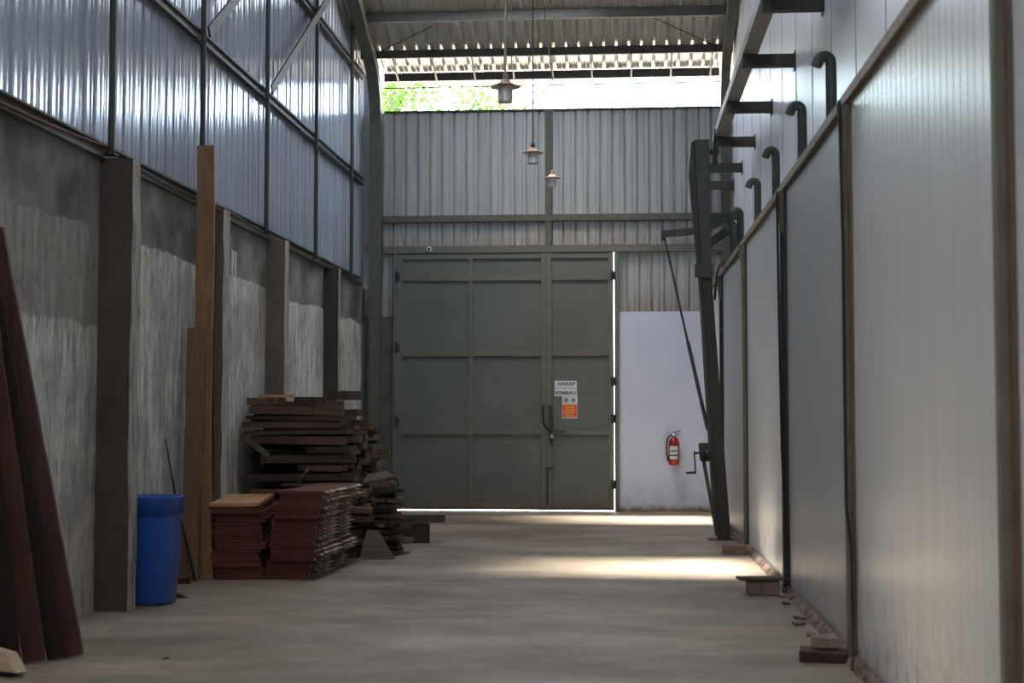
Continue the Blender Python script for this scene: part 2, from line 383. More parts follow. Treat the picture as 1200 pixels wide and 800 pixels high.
for (a, b, lab) in (((15.3, 5.1), (18.1, 6.9), 'flat grey-green brace rising right from the middle pipe on the left cladding'),
                    ((12.9, 5.1), (16.0, 7.1), 'flat grey-green brace rising from the pipe above the tall ochre board')):
    e = 1.1; dy, dz = b[0] - a[0], b[1] - a[1]
    b2 = (a[0] + dy * e, a[1] + dz * e)
    mb = MB().bar((XL + .125, a[0], a[1]), (XL + .125, b2[0], b2[1]), .02, .11)
    tag(mb.build('brace', M['hoist_low'], origin=(XL + .12, a[0], a[1])), lab, 'brace', 'diagonal braces on the left cladding')

# ---- end wall
# ribbed cladding: ribs seen from inside as dark grooves
def ribbed(x0, x1, z0, z1, y, name, mat=None):
    pit = .19; mb = MB(); pr = []; x = x0
    while x < x1 - .001:
        for dx, dy in ((0, 0), (.082, 0), (.088, .006), (.094, 0), (.140, 0), (.148, .045), (.172, .045), (.180, 0)):
            if x + dx <= x1: pr.append((x + dx, dy))
        x += pit
    pr.append((x1, 0))
    vs = []
    for (xx, dy) in pr: vs += [(xx, y + dy, z0), (xx, y + dy, z1)]
    return mb.add(vs, [(2 * i, 2 * i + 2, 2 * i + 3, 2 * i + 1) for i in range(len(pr) - 1)]).build(name, mat or M['zinc'])
struct(ribbed(-4.08, 1.72, 4.02, 6.22, YE + .05, 'wall_end_cladding'))
struct(ribbed(-.06, 1.72, 3.06, 4.02, YE + .05, 'wall_end_cladding_right'))
struct(MB().box(-4.2, -3.88, YE + .06, YE + .1, 3.46, 6.95).build('wall_end_filler', M['gable']))
struct(ribbed(-4.08, -3.5, 3.0, 4.02, YE + .05, 'wall_end_cladding_left'))
struct(MB().box(-.06, XU, YE - .02, YE + .12, 0, 3.06).build('wall_end_plaster', M['plaster']))
struct(MB().box(-4.0, -3.53, YE, YE + .15, 0, 3.0).build('wall_end_block', M['block']))
# thin top edge flashing
struct(MB().box(-3.7, 1.7, YE + .02, YE + .1, 6.21, 6.24).build('trim_2', M['dark_steel']))
# girt, header, centre post
tag(MB().box(-3.69, 1.54, YE - .05, YE + .045, 4.475, 4.575).build('girt_rail', M['green_steel'], origin=(-1, YE, 4.5)), 'thin horizontal rail crossing the ribbed end wall above the door header', 'steel rail')
tag(MB().box(-3.69, 1.54, YE - .06, YE + .045, 3.985, 4.095).build('header_beam', M['door_frame'], origin=(-1, YE, 4)), 'long grey-green header beam resting over the big double door', 'beam')
tag(MB().box(-1.165, -1.065, YE - .04, YE + .045, 4.58, 6.2).build('wall_post', M['green_steel'], origin=(-1.1, YE, 4.58)), 'short upright post on the ribbed end wall above the door', 'steel post')
tag(MB().box(-1.165, -1.065, YE - .04, YE + .045, 4.1, 4.47).build('wall_post', M['green_steel'], origin=(-1.1, YE, 4.1)), 'stub post between the door header and the thin rail above it', 'steel post')
# opening: cable, netting
tag(MB().tube([(-3.7, YE - .06, 6.585), (1.6, YE - .06, 6.60)], .011, 8).build('pipe', M['dark_steel'], origin=(-1, YE, 6.59)), 'thin dark pipe crossing the bright gap under the roof', 'pipe')
mb = MB(); x = -3.7; i = 0
while x < 1.6:
    mb.tube([(x, YE + .06, 6.24), (x + .17, YE + .06, 6.56)], .0055, 4); mb.tube([(x + .17, YE + .065, 6.24), (x, YE + .065, 6.56)], .0055, 4); x += .17
tag(mb.build('wire_netting', M['dark_steel'], origin=(-1, YE, 6.24)), 'diamond wire netting standing in the bright gap above the end wall', 'netting')

# corner columns bending into rafters
for (x0, x1, lab) in ((-3.875, -3.70, 'tall grey-green corner column left of the big door, curving into the roof'), (1.53, 1.66, 'tall steel column in the right far corner, curving into the roof')):
    path = [(21.50, 0.0), (21.50, 6.0), (21.42, 6.4), (21.15, 6.76), (20.75, 6.98), (20.28, 7.13), (19.6, 7.42), (19.0, 7.62), (17.0, 8.14), (14, 8.56), (11, 8.76), (8, 8.76)]
    mb = MB(); P = [Vector((0, a, b)) for a, b in path]; hw = .09
    L = []; 
    for i, p in enumerate(P):
        d = (P[min(i + 1, len(P) - 1)] - P[max(i - 1, 0)]).normalized(); nrm = Vector((0, d.z, -d.y)); L.append((p + nrm * hw, p - nrm * hw))
    vs = []; fs = []
    for a, b in L: vs += [(x0, a.y, a.z), (x1, a.y, a.z), (x1, b.y, b.z), (x0, b.y, b.z)]
    n = len(L)
    for i in range(n - 1):
        for k in range(4): fs.append((i * 4 + k, i * 4 + (k + 1) % 4, i * 4 + 4 + (k + 1) % 4, i * 4 + 4 + k))
    fs += [(0, 1, 2, 3), tuple(range(4 * n - 4, 4 * n))]
    tag(mb.add(vs, fs).build('corner_column', M['green_steel'], origin=((x0 + x1) / 2, 21.5, 0)), lab, 'column', 'columns curving into the roof')

# ---- big door
D = empty('door_1', (-1.8, YE, 0)); struct(D); D['label'] = 'big grey-green steel double door with framed panels'
yd = YE - .02
def leaf(x0, x1, cols, name, lab):
    lf = MB().box(x0, x1, yd, yd + .02, .018, 3.985).build('leaf', M['door'], D); lf['label'] = lab
    fr = MB(); rows = [3.96, 3.55, 2.38, 1.17, .06]
    fr.box(x0, x0 + .08, yd - .035, yd - .001, .018, 3.97).box(x1 - .08, x1, yd - .035, yd - .001, .018, 3.97)
    for c in cols: fr.box(c - .035, c + .035, yd - .034, yd - .001, .06, 3.96)
    fr.build('frame', M['door_frame'], lf, bevel=.004)
    r = MB()
    for z in (3.55, 2.38, 1.17): r.box(x0 + .081, x1 - .081, yd - .033, yd - .001, z, z + .08)
    r.box(x0 + .081, x1 - .081, yd - .033, yd - .001, .055, .12).box(x0 + .081, x1 - .081, yd - .033, yd - .001, 3.89, 3.96)
    r.build('cross_rail', M['door_frame'], lf, bevel=.003)
    d = MB()
    for z in (3.63, 2.46): d.box(x0 + .1, x1 - .1, yd - .032, yd - .002, z + .0005, z + .012)
    d.build('dust_line', M['dust'], lf)
    return lf
lf = leaf(-3.468, -1.148, [-2.32], 'left', 'wide left leaf with two columns of panels')
rf = leaf(-1.146, -.111, [], 'right', 'narrow right leaf with one column of panels')
MB().box(-.10, -.03, YE - .07, YE + .06, 0, 3.98).build('jamb', M['door_frame'], D, bevel=.004)
MB().box(-3.53, -3.47, YE - .07, YE + .06, 0, 3.98).build('jamb', M['door_frame'], D, bevel=.004)
for z in (3.55, 1.92, 1.35, .35): MB().box(-.16, -.08, yd - .05, yd - .036, z, z + .13).tube([(-.12, yd - .055, z - .01), (-.12, yd - .055, z + .14)], .014, 8).build('hinge', M['hoist_low'], D)
for z in (3.55, 2.45, 1.3, .35): MB().tube([(-3.475, yd - .055, z - .02), (-3.475, yd - .055, z + .15)], .02, 8).box(-3.5, -3.43, yd - .05, yd - .036, z, z + .13).build('hinge', M['hoist_low'], D)
MB().box(-1.115, -1.05, yd - .075, yd - .036, 1.3, 1.62).build('lock_box', M['hoist_low'], rf, bevel=.006)
MB().tube([(-1.19, yd - .05, 1.62), (-1.2, yd - .07, 1.45), (-1.18, yd - .07, 1.33), (-1.1, yd - .09, 1.23), (-1.07, yd - .08, 1.2)], .014, 8).build('pull_handle', M['black'], lf)
MB().tube([(-1.12, yd - .06, 1.235), (-.86, yd - .06, 1.225)], .012, 8).box(-1.1, -1.04, yd - .06, yd - .036, 1.0, 1.22).build('slide_bolt', M['hoist_low'], rf)
MB().box(-1.085, -1.04, yd - .1, yd - .062, 1.12, 1.17).tube([(-1.075, yd - .08, 1.17), (-1.075, yd - .08, 1.2), (-1.05, yd - .08, 1.2), (-1.05, yd - .08, 1.17)], .005, 6).build('padlock', M['chrome'], rf, bevel=.004)
MB().tube([(-1.13, yd - .05, .68), (-1.13, yd - .05, .1)], .01, 8).box(-1.16, -1.04, yd - .06, yd - .036, .64, .68).build('floor_bolt', M['hoist_low'], rf)

MB().box(-1.19, -1.09, YE + .001, YE + .02, .05, 3.98).box(-3.5, -.13, YE + .001, YE + .02, 3.9, 4.02).build('stop_strip', M['door_frame'], D)
# notices on the door
RX = Matrix.Rotation(PI / 2, 4, 'X')
yn = yd - .004
nt = empty('paper_notice', (-.85, yn, 1.76), 'white paper notice with three printed lines taped on the narrow door leaf', 'notice')
MB().box(-1.02, -.68, yn, yn + .002, 1.762, 2.0).build('sheet', M['paper'], nt)
text('lettering', 'HARAP', .075, (-.84, yn - .001, 1.948), RX, M['ink'], nt, 1.15, bold=.002)
text('lettering', 'TUTUP PINTU', .052, (-.85, yn - .001, 1.882), RX, M['ink_blue'], nt, .95, bold=.001)
text('lettering', 'KEMBALI', .07, (-.85, yn - .001, 1.81), RX, M['ink'], nt, 1.15, bold=.002)
wn = empty('warning_poster', (-.785, yn, 1.42), 'small orange and white warning poster hanging below the white notice on the door', 'poster')
MB().box(-.905, -.67, yn, yn + .002, 1.42, 1.758).build('sheet', M['paper'], wn)
MB().box(-.898, -.677, yn - .002, yn - .0005, 1.435, 1.53).box(-.898, -.677, yn - .002, yn - .0005, 1.535, 1.635).build('orange_block', M['orange'], wn)
mb = MB()
for (x0, x1, z) in ((-.87, -.81, 1.605), (-.80, -.71, 1.605), (-.85, -.78, 1.578), (-.77, -.72, 1.578), (-.87, -.79, 1.552), (-.78, -.70, 1.552), (-.86, -.80, 1.505), (-.79, -.71, 1.505), (-.88, -.82, 1.478), (-.81, -.74, 1.478), (-.85, -.77, 1.452), (-.76, -.71, 1.452)):
    mb.box(x0, x1, yn - .003, yn - .002, z, z + .012)
mb.build('yellow_print', M['yellow'], wn)
mb = MB()
for cx in (-.845, -.735):
    ring = []
    for k in range(20): ring.append((cx + .034 * math.cos(k * PI / 10), yn - .002, 1.698 + .034 * math.sin(k * PI / 10)))
    mb.tube(ring + [ring[0], ring[1]], .0035, 4); mb.box(cx - .018, cx + .018, yn - .0025, yn - .0005, 1.685, 1.705); mb.box(cx - .011, cx + .011, yn - .0025, yn - .0005, 1.706, 1.718)
    mb.bar((cx - .024, yn - .003, 1.674), (cx + .024, yn - .003, 1.722), .003, .006)
mb.build('pictogram', M['ink'], wn)

# round fitting on the header
rc = empty('round_fitting', (-2.97, YE - .07, 4.03), 'small round white fitting with a dark hole on the door header', 'fitting')
def lathe_y(prof, c, n=20):   # axis along -Y
    mb = MB(); mb.lathe(prof, (0, 0, 0), n); mb.v = [(c[0] + v[0], c[1] - v[2], c[2] + v[1]) for v in mb.v]; return mb
lathe_y([(.0, 0), (.045, 0), (.045, .02), (.032, .032), (.022, .032)], (-2.97, YE - .061, 4.045)).build('ring', M['paper2'], rc)
lathe_y([(.0, .033), (.022, .033), (.02, .036), (.0, .036)], (-2.97, YE - .061, 4.045)).build('lens', M['black'], rc)

# ---- fire extinguisher on the white wall
fx, fy = .795, YE - .13
fe = empty('fire_extinguisher', (fx, fy, .70), 'red fire extinguisher with black hose hanging on the white far wall', 'fire extinguisher')
MB().lathe([(.0, .0), (.075, .0), (.082, .012), (.082, .33), (.076, .37), (.055, .405), (.03, .42), (.022, .43), (.0, .43)], (fx, fy, .715), 32).build('cylinder', M['ext_red'], fe)
def arc(z0, z1, rad, a0=218, a1=312, n=14):
    vs = []
    for k in range(n + 1):
        a_ = math.radians(a0 + (a1 - a0) * k / n)
        for zz in (z0, z1): vs.append((fx + rad * math.cos(a_), fy + rad * math.sin(a_), .715 + zz))
    return vs, [(2 * k, 2 * k + 2, 2 * k + 3, 2 * k + 1) for k in range(n)]
MB().add(*arc(.09, .30, .0832), True).build('label', M['paper2'], fe)
MB().add(*arc(.14, .16, .0842), True).add(*arc(.205, .225, .0842, 232, 300), True).build('label_print', M['ink'], fe)
MB().lathe([(.0, .43), (.024, .43), (.024, .455), (.016, .46), (.016, .48), (.0, .48)], (fx, fy, .715), 16).build('valve', M['chrome'], fe)
MB().bar((fx - .02, fy, 1.2), (fx + .1, fy - .02, 1.235), .022, .012).bar((fx - .02, fy, 1.178), (fx + .075, fy - .02, 1.182), .02, .01).build('handle', M['black'], fe, bevel=.003)
MB().tube([(fx - .015, fy - .01, 1.165), (fx - .06, fy - .02, 1.16), (fx - .1, fy - .02, 1.11), (fx - .112, fy - .02, 1.0), (fx - .108, fy - .02, .9), (fx - .095, fy - .02, .84)], .012, 10).build('hose', M['black'], fe)
MB().tube([(fx - .095, fy - .02, .85), (fx - .088, fy - .02, .775)], [.014, .018], 10).build('nozzle', M['black'], fe)
MB().lathe([(.085, .29), (.085, .305)], (fx, fy, .715), 32, cap=False).box(fx - .02, fx + .02, fy + .08, YE - .02, .95, 1.05).build('wall_bracket', M['black'], fe)

# ---- right side: panel wall, posts, rail
py = [(-3.0, 1.7, 'panel'), (1.7, 5.17, 'panel'), (5.17, 8.68, 'panel'), (8.68, 12.06, 'panel_shade'), (12.06, 15.85, 'panel'), (15.85, 19.5, 'panel_shade'), (19.5, 21.66, 'panel')]
W = empty('wall_right', (XR + .05, 10, 0)); struct(W)
for a, b, m in py:
    # fine micro ribs
    mb = MB(); pr = []; y = a + .005
    while y < b - .01:
        pr += [(y, 0), (y + .085, 0), (y + .092, .0012), (y + .1, .0012), (y + .107, 0)]; y += .125
    pr = [q for q in pr if q[0] < b - .005] + [(b - .005, 0)]
    vs = []
    bow = lambda yy: .012 * math.sin(PI * (yy - a) / (b - a))
    for yy, dx in pr: vs += [(XR + dx + bow(yy), yy, .0), (XR + dx + bow(yy), yy, ZW)]
    n = len(pr); vs += [(XR + .1, a + .005, 0), (XR + .1, a + .005, ZW), (XR + .1, b - .005, 0), (XR + .1, b - .005, ZW)]
    fs = [(2 * i, 2 * i + 1, 2 * i + 3, 2 * i + 2) for i in range(n - 1)] + [(2 * n, 2 * n + 1, 1, 0), (2 * n - 2, 2 * n - 1, 2 * n + 3, 2 * n + 2), (2 * n, 2 * n + 2, 2 * n + 3, 2 * n + 1)]
    mb.add(vs, fs).build('panel', M[m], W)
struct(MB().box(XU, XU + .15, YB, YE + .1, 0, 9.2).build('wall_right_upper', M['upper']))
mb = MB()
for y in [1, 2.15, 3.3, 4.45, 5.6, 6.75, 7.9, 9.05, 10.2, 11.35, 12.5, 13.65, 14.8, 15.95, 17.1, 18.25, 19.4, 20.55]: mb.box(XU - .004, XU - .0005, y, y + .012, ZW + .03, 9.0)
struct(mb.build('trim_3', M['upper_seam']))
struct(MB().box(XR + .1, XU - .006, YB, YE - .05, ZW - .1, ZW - .001).build('ledge', M['panel']))
struct(MB().box(XR - .03, XR + .06, YB, 21.5, ZW + .0, ZW + .012).box(XR - .03, XR - .018, YB, 21.5, ZW - .05, ZW + .0).build('trim_4', M['rail_steel']))
struct(MB().box(XR - .0175, XR - .004, YB, 21.5, ZW - .062, ZW - .012).build('trim_5', M['brown_steel']))
plab = ['nearest blurred steel post against the right panels, cut by the frame edge', 'brown steel post with a flared top, second along the right panels',
        'dark slim post with a cable running down beside it, third along the right panels', 'rust-streaked post on the right panels just beyond the brightly lit panel',
        'farthest slim post on the right panels behind the hoist']
for i, (y, lab) in enumerate(zip((5.17, 8.68, 12.06, 15.85, 19.5), plab)):
    r = empty('panel_post', (XR - .02, y, 0), lab, 'steel post', 'steel posts along the right panels')
    k = .05 if i else .055
    MB().box(XR - k, XR - .002, y - .03, y + .03, 0.02, ZW - .064).build('post', M['post_green'] if i in (0, 1, 3) else M['dark_steel'], r, bevel=.004)
    MB().box(XR - .018, XR - .002, y - .075, y - .031, .02, ZW - .064).box(XR - .018, XR - .002, y + .031, y + .075, .02, ZW - .064).build('flange', M['brown_steel'] if i in (0, 1) else M['dark_steel'], r)
    MB().prism([(XR - .085, ZW - .07), (XR - .02, ZW - .07), (XR - .02, ZW - .42), (XR - .053, ZW - .42)], 'y', y - .045, y - .032).build('gusset', M['post_green'], r)
# mortar kerb at the foot
mb = MB(); n = 600; vs = []; random.seed(3)
for i in range(n + 1):
    y = 3 + (21.5 - 3) * i / n; j = random.uniform(0, .014); k = random.uniform(0, .012)
    if random.random() < .07: j += .02
    vs += [(XR - .05 - j, y, 0), (XR - .035 - j * .6, y, .03 + k), (XR - .006, y, .06 + k), (XR - .004, y, 0)]
fs = []
for i in range(n):
    for q in range(3): a = i * 4 + q; fs.append((a, a + 1, a + 5, a + 4))
struct(mb.add(vs, fs).build('baseboard_right', M['mortar']))
# cables down the panels
def sag(a, b, d, n=14, wob=0):
    a = Vector(a); b = Vector(b); return [a.lerp(b, i / n) + Vector((0, 0, -d * 4 * (i / n) * (1 - i / n))) for i in range(n + 1)]
c1 = [(XR - .07, 8.62, 3.4), (XR - .06, 8.60, 2.5), (XR - .062, 8.59, 1.5), (XR - .06, 8.6, .95), (XR - .045, 8.52, .7), (XR - .05, 8.46, .35), (XR - .06, 8.4, .12), (XR - .09, 8.25, .04)]
tag(MB().tube(c1, .009, 8).build('cable', M['black'], origin=c1[-1]), 'black cable running down beside the brown flared post', 'cable', 'black cables on the right panels')
c2 = [(XR - .08, 11.97, 3.35), (XR - .075, 11.94, 2.2), (XR - .06, 11.96, 1.2), (XR - .05, 11.88, .6), (XR - .06, 11.8, .2), (XR - .09, 11.72, .04)]
tag(MB().tube(c2, .01, 8).build('cable', M['black'], origin=c2[-1]), 'black cable running down the dark post left of the shaded grey panel', 'cable', 'black cables on the right panels')
c3 = [(XR - .05, 18.4, 3.46), (XR - .08, 18.8, 3.47), (XR - .1, 19.1, 3.4), (XR - .11, 19.3, 3.2), (XR - .12, 19.35, 3.05)]
tag(MB().tube(c3, .016, 8).build('cable', M['black'], origin=c3[-1]), 'short black cable looping off the far end of the panel rail', 'cable', 'black cables on the right panels')

# goosenecks
glab = ['nearest dark gooseneck pipe above the right panel rail', 'second dark gooseneck pipe above the right panel rail', 'third dark gooseneck pipe above the right panel rail', 'fourth dark gooseneck pipe above the right panel rail, smallest of the plain ones',
        'gooseneck pipe with a broad upper duct reaching behind the hoist post', 'farthest gooseneck pipe, with a dark lower duct reaching behind the hoist post']
for i, (y, lab) in enumerate(zip((10.17, 11.8, 13.8, 15.65, 17.93, 19.04), glab)):
    xc = 1.515; R = .046; r = empty('gooseneck_pipe', (xc, y, ZW), lab, 'vent pipe', 'gooseneck pipes above the right panels')
    zt = 4.04; k = 1.0 if i < 4 else 1.15
    pts = [(xc, y, ZW + .002), (xc, y, zt - .1)] + [(xc - R + R * math.cos(a), y, zt + R * math.sin(a) - .02) for a in [PI * q / 12 for q in range(0, 11)]]
    if i < 4: pts.append((xc - 2 * R - .012, y, zt - .045))
    MB().tube(pts, .040 * k, 16).build('pipe', M['hoist'], r)
    MB().lathe([(.034, 0), (.055, 0), (.055, .012), (.034, .012)], (xc, y, ZW + .001), 16, cap=False).build('flange', M['hoist'], r)
    if i >= 4:
        x0, x1 = (1.36, 1.10) if i == 4 else (1.40, 1.18)
        za0, za1, zb0, zb1 = (3.92, 4.05, 3.79, 4.01) if i == 4 else (3.86, 4.0, 3.70, 3.84)
        mb = MB().hexa([(x1, y - .08, zb0), (x0, y - .045, za0), (x0, y + .045, za0), (x1, y + .08, zb0), (x1, y - .08, zb1), (x0, y - .045, za1), (x0, y + .045, za1), (x1, y + .08, zb1)])
        mb.build('duct', M['hoist'] if i == 4 else M['hoist_low'], r, bevel=.006)
        zc = (za0 + za1) / 2; MB().hexa([(x0 + .002, y - .04, zc - .05), (1.475, y - .04, zc - .035), (1.475, y + .04, zc - .035), (x0 + .002, y + .04, zc - .05), (x0 + .002, y - .04, zc + .06), (1.475, y - .04, zc + .05), (1.475, y + .04, zc + .05), (x0 + .002, y + .04, zc + .06)]).build('elbow', M['hoist'], r, bevel=.01); x0 += .07
        MB().box(x0 - .075, x0 - .055, y - .06, y + .06, zc - .1, zc + .07).build('duct_flange', M['hoist'], r)

# overhead beam on brackets
tag(MB().box(1.19, 1.34, 4.0, 18.2, 4.985, 5.10).build('overhead_beam', M['beam'], origin=(1.26, 11, 4.99), bevel=.006), 'long grey overhead beam carried on the dark wall brackets', 'beam')
blab = ['nearest dark wall bracket, at the top edge of the picture', 'second wall bracket from the top under the overhead beam', 'third wall bracket down, above the hoist post',
        'fourth wall bracket down, level with the top of the hoist post', 'fifth wall bracket down, beside the upper hoist post', 'lowest and farthest wall bracket, beside the hoist post']
for i, (y, lab) in enumerate(zip((11.79, 13.7, 15.79, 17.81, 19.7, 21.2), blab)):
    r = empty('wall_bracket', (XU, y, 4.86), lab, 'bracket', 'wall brackets along the upper right wall')
    zc = 4.86 if i < 4 else 4.86
    MB().box(1.19, XU - .012, y - .05, y - .04, zc, zc + .12).box(1.19, XU - .012, y - .04, y + .04, zc, zc + .01).box(1.19, XU - .012, y - .04, y + .04, zc + .11, zc + .12).build('arm', M['dark_steel'], r)
    MB().box(XU - .012, XU - .0045, y - .07, y + .07, zc - .03, zc + .15).build('plate', M['dark_steel'], r)

# ---- hoist
H = empty('hoist', (1.18, 16.99, 0), 'tall dark green leaning hoist post with winch crank and side arm', 'hoist')
y0, y1 = 16.92, 17.08
MB().hexa([(1.135, y0, 0.012), (1.29, y0, 0.012), (1.29, y1, 0.012), (1.135, y1, 0.012), (.955, y0, 3.2), (1.082, y0, 3.2), (1.082, y1, 3.2), (.955, y1, 3.2)]).build('lower_post', M['hoist_low'], H, bevel=.006)
MB().hexa([(1.09, y0 - .02, .2), (1.125, y0 - .02, .2), (1.125, y1, .2), (1.09, y1, .2), (.925, y0 - .02, 3.2), (.953, y0 - .02, 3.2), (.953, y1, 3.2), (.925, y1, 3.2)]).build('side_flange', M['hoist'], H)
MB().hexa([(.955, y0, 3.203), (1.085, y0, 3.203), (1.085, y1, 3.203), (.955, y1, 3.203), (.885, y0, 4.79), (1.07, y0, 4.79), (1.07, y1, 4.79), (.885, y1, 4.79)]).build('upper_post', M['hoist'], H, bevel=.006)
MB().hexa([(.92, y0 - .02, 3.203), (.953, y0 - .02, 3.203), (.953, y1, 3.203), (.92, y1, 3.203), (.82, y0 - .02, 4.4), (.901, y0 - .02, 4.4), (.901, y1, 4.4), (.82, y1, 4.4)]).hexa([(.82, y0 - .02, 4.402), (.901, y0 - .02, 4.402), (.901, y1, 4.402), (.82, y1, 4.402), (.855, y0 - .02, 4.76), (.884, y0 - .02, 4.76), (.884, y1, 4.76), (.855, y1, 4.76)]).build('upper_flange', M['hoist_low'], H)
MB().box(.88, 1.10, y0 - .035, y0 - .022, 3.12, 3.28).build('joint_plate', M['hoist'], H, bevel=.003)
MB().box(1.075, 1.19, y0 + .04, y1 - .04, 4.62, 4.68).box(1.13, 1.17, y0 + .03, y1 - .03, 4.45, 4.83).hexa([(1.10, y0 + .03, 4.4), (1.13, y0 + .03, 4.4), (1.13, y0 + .05, 4.4), (1.10, y0 + .05, 4.4), (1.13, y0 + .03, 4.92), (1.15, y0 + .03, 4.92), (1.15, y0 + .05, 4.92), (1.13, y0 + .05, 4.92)]).build('top_link', M['hoist_low'], H)
MB().bar((.93, 16.98, 3.69), (.50, 16.98, 3.655), .07, .085).build('side_arm', M['hoist'], H, bevel=.005)
MB().tube([(.515, 16.98, 3.70), (.515, 16.98, 3.58)], .03, 10).build('arm_hinge', M['hoist_low'], H)
MB().tube([(.53, 16.98, 3.61), (.80, 16.98, 2.35)], .014, 8).tube([(.80, 16.98, 2.36), (1.03, 16.98, 1.30)], .022, 8).build('tie_rod', M['hoist'], H)
MB().hexa([(.93, 16.84, .93), (1.06, 16.84, .93), (1.06, 16.915, .93), (.93, 16.915, .93), (.91, 16.84, 1.15), (1.03, 16.84, 1.15), (1.03, 16.915, 1.15), (.91, 16.84 + .075, 1.15)]).build('winch_housing', M['hoist_low'], H, bevel=.02, seg=3)
wd = MB().lathe([(.0, -.04), (.075, -.04), (.075, -.03), (.05, -.03), (.05, .03), (.075, .03), (.075, .04), (.0, .04)], (0, 0, 0), 20); wd.v = [(1.0 + v[2], 16.80 + v[0] * .6, 1.02 + v[1]) for v in wd.v]
wd.build('winch_drum', M['hoist_low'], H)
ck = MB().tube([(.92, 16.86, 1.03), (.855, 16.86, 1.03)], .014, 8).tube([(.862, 16.86, 1.05), (.875, 16.85, .80)], .009, 8).build('crank', M['hoist_low'], H)
MB().tube([(.88, 16.85, .80), (.765, 16.85, .795)], .014, 10).build('crank_handle', M['black'], ck)
MB().bar((.975, 16.9, .93), (1.125, 16.9, .06), .04, .06).build('foot_strut', M['hoist'], H)
MB().box(1.02, 1.33, y0 - .05, y1 + .05, 0.0, .012).build('base_plate', M['hoist_low'], H)

# ---- roof: ribbed sheet following the arch, clear sheets, purlins
def roof_sheet(x0, x1, ya, yb, mat, name):
    ys = [yb] + sorted([p[0] for p in roof_pts if yb < p[0] < ya]) + [ya]
    pr = []; x = x0
    while x < x1 - .01:
        pr += [(x, 0), (x + .055, 0), (x + .062, -.014), (x + .072, -.014), (x + .08, 0), (x + .128, 0), (x + .142, .06), (x + .168, .06), (x + .182, 0)]; x += .19
    pr = [q for q in pr if q[0] < x1] + [(x1, 0)]
    vs = [(x, y, roof_z(y) + dz) for y in ys for x, dz in pr]; n = len(pr)
    return MB().add(vs, [(j * n + i, j * n + i + 1, (j + 1) * n + i + 1, (j + 1) * n + i) for j in range(len(ys) - 1) for i in range(n - 1)]).build(name, mat)
R = empty('ceiling', (-1, 10, 8)); struct(R)
sky = [(18.55, 19.95, -3.62, -.37), (12.3, 13.75, -3.43, -.70), (4.95, 6.55, -3.43, -1.05), (-.5, 1.3, -3.43, -.6)]  # rearmost sheet is unseen, added to light the near aisle
segs = []; yt = 21.95
def rs(*a):
    o = roof_sheet(*a); o.location = -R.location; o.parent = R; return o
for (a, b, xa, xb) in sky:
    rs(-4.2, 1.85, yt, b, M['roof'], 'roof_sheet')
    rs(-4.2, xa, b, a, M['roof'], 'roof_sheet'); rs(xb, 1.85, b, a, M['roof'], 'roof_sheet')
    o = rs(xa, xb, b, a, M['clear'], 'clear_sheet'); o['label'] = 'clear roof sheet, graded to shape the sun patch'
    yt = a
rs(-4.2, 1.85, yt, -3.2, M['roof'], 'roof_sheet')
def purlin(y, zb, h, x0, x1, lab, w=.06):
    mb = MB().box(x0, x1, y - w / 2, y - w / 2 + .012, zb, zb + h).box(x0, x1, y - w / 2 + .012, y + w / 2, zb, zb + .012).box(x0, x1, y - w / 2 + .012, y + w / 2, zb + h - .012, zb + h)
    return tag(mb.build('purlin', M['purlin'], origin=((x0 + x1) / 2, y, zb)), lab, 'roof beam', 'purlins under the roof sheets')
purlin(21.66, 6.69, .13, -3.69, 1.53, 'lowest dark purlin, just above the bright gap')
purlin(21.05, 6.905, .12, -3.95, 1.69, 'middle dark purlin under the ribbed roof')
purlin(20.28, 7.245, .14, -3.95, 1.69, 'topmost visible dark purlin, along the top edge of the picture')
# short light struts
for k in range(9):
    x = -3.45 + k * .604
    o = MB().bar((x, 21.0, 6.90), (x, 21.58, 6.665), .026, .026).build('strut', M['light_steel'], origin=(x, 21.3, 6.78))
    tag(o, 'short pale strut between the two lowest purlins', 'strut', 'short pale struts under the eave')
tag(MB().tube([(-3.66, 21.0, 7.0), (-2.75, 20.35, 7.2)], .008, 6).build('tie_wire', M['dark_steel'], origin=(-3.66, 21.0, 7.0)), 'thin tie wire at the left end of the roof', 'wire')
tag(MB().tube([(1.42, 21.0, 7.0), (.52, 20.35, 7.24)], .008, 6).build('tie_wire', M['dark_steel'], origin=(1.42, 21, 7)), 'thin tie wire at the right end of the roof', 'wire')

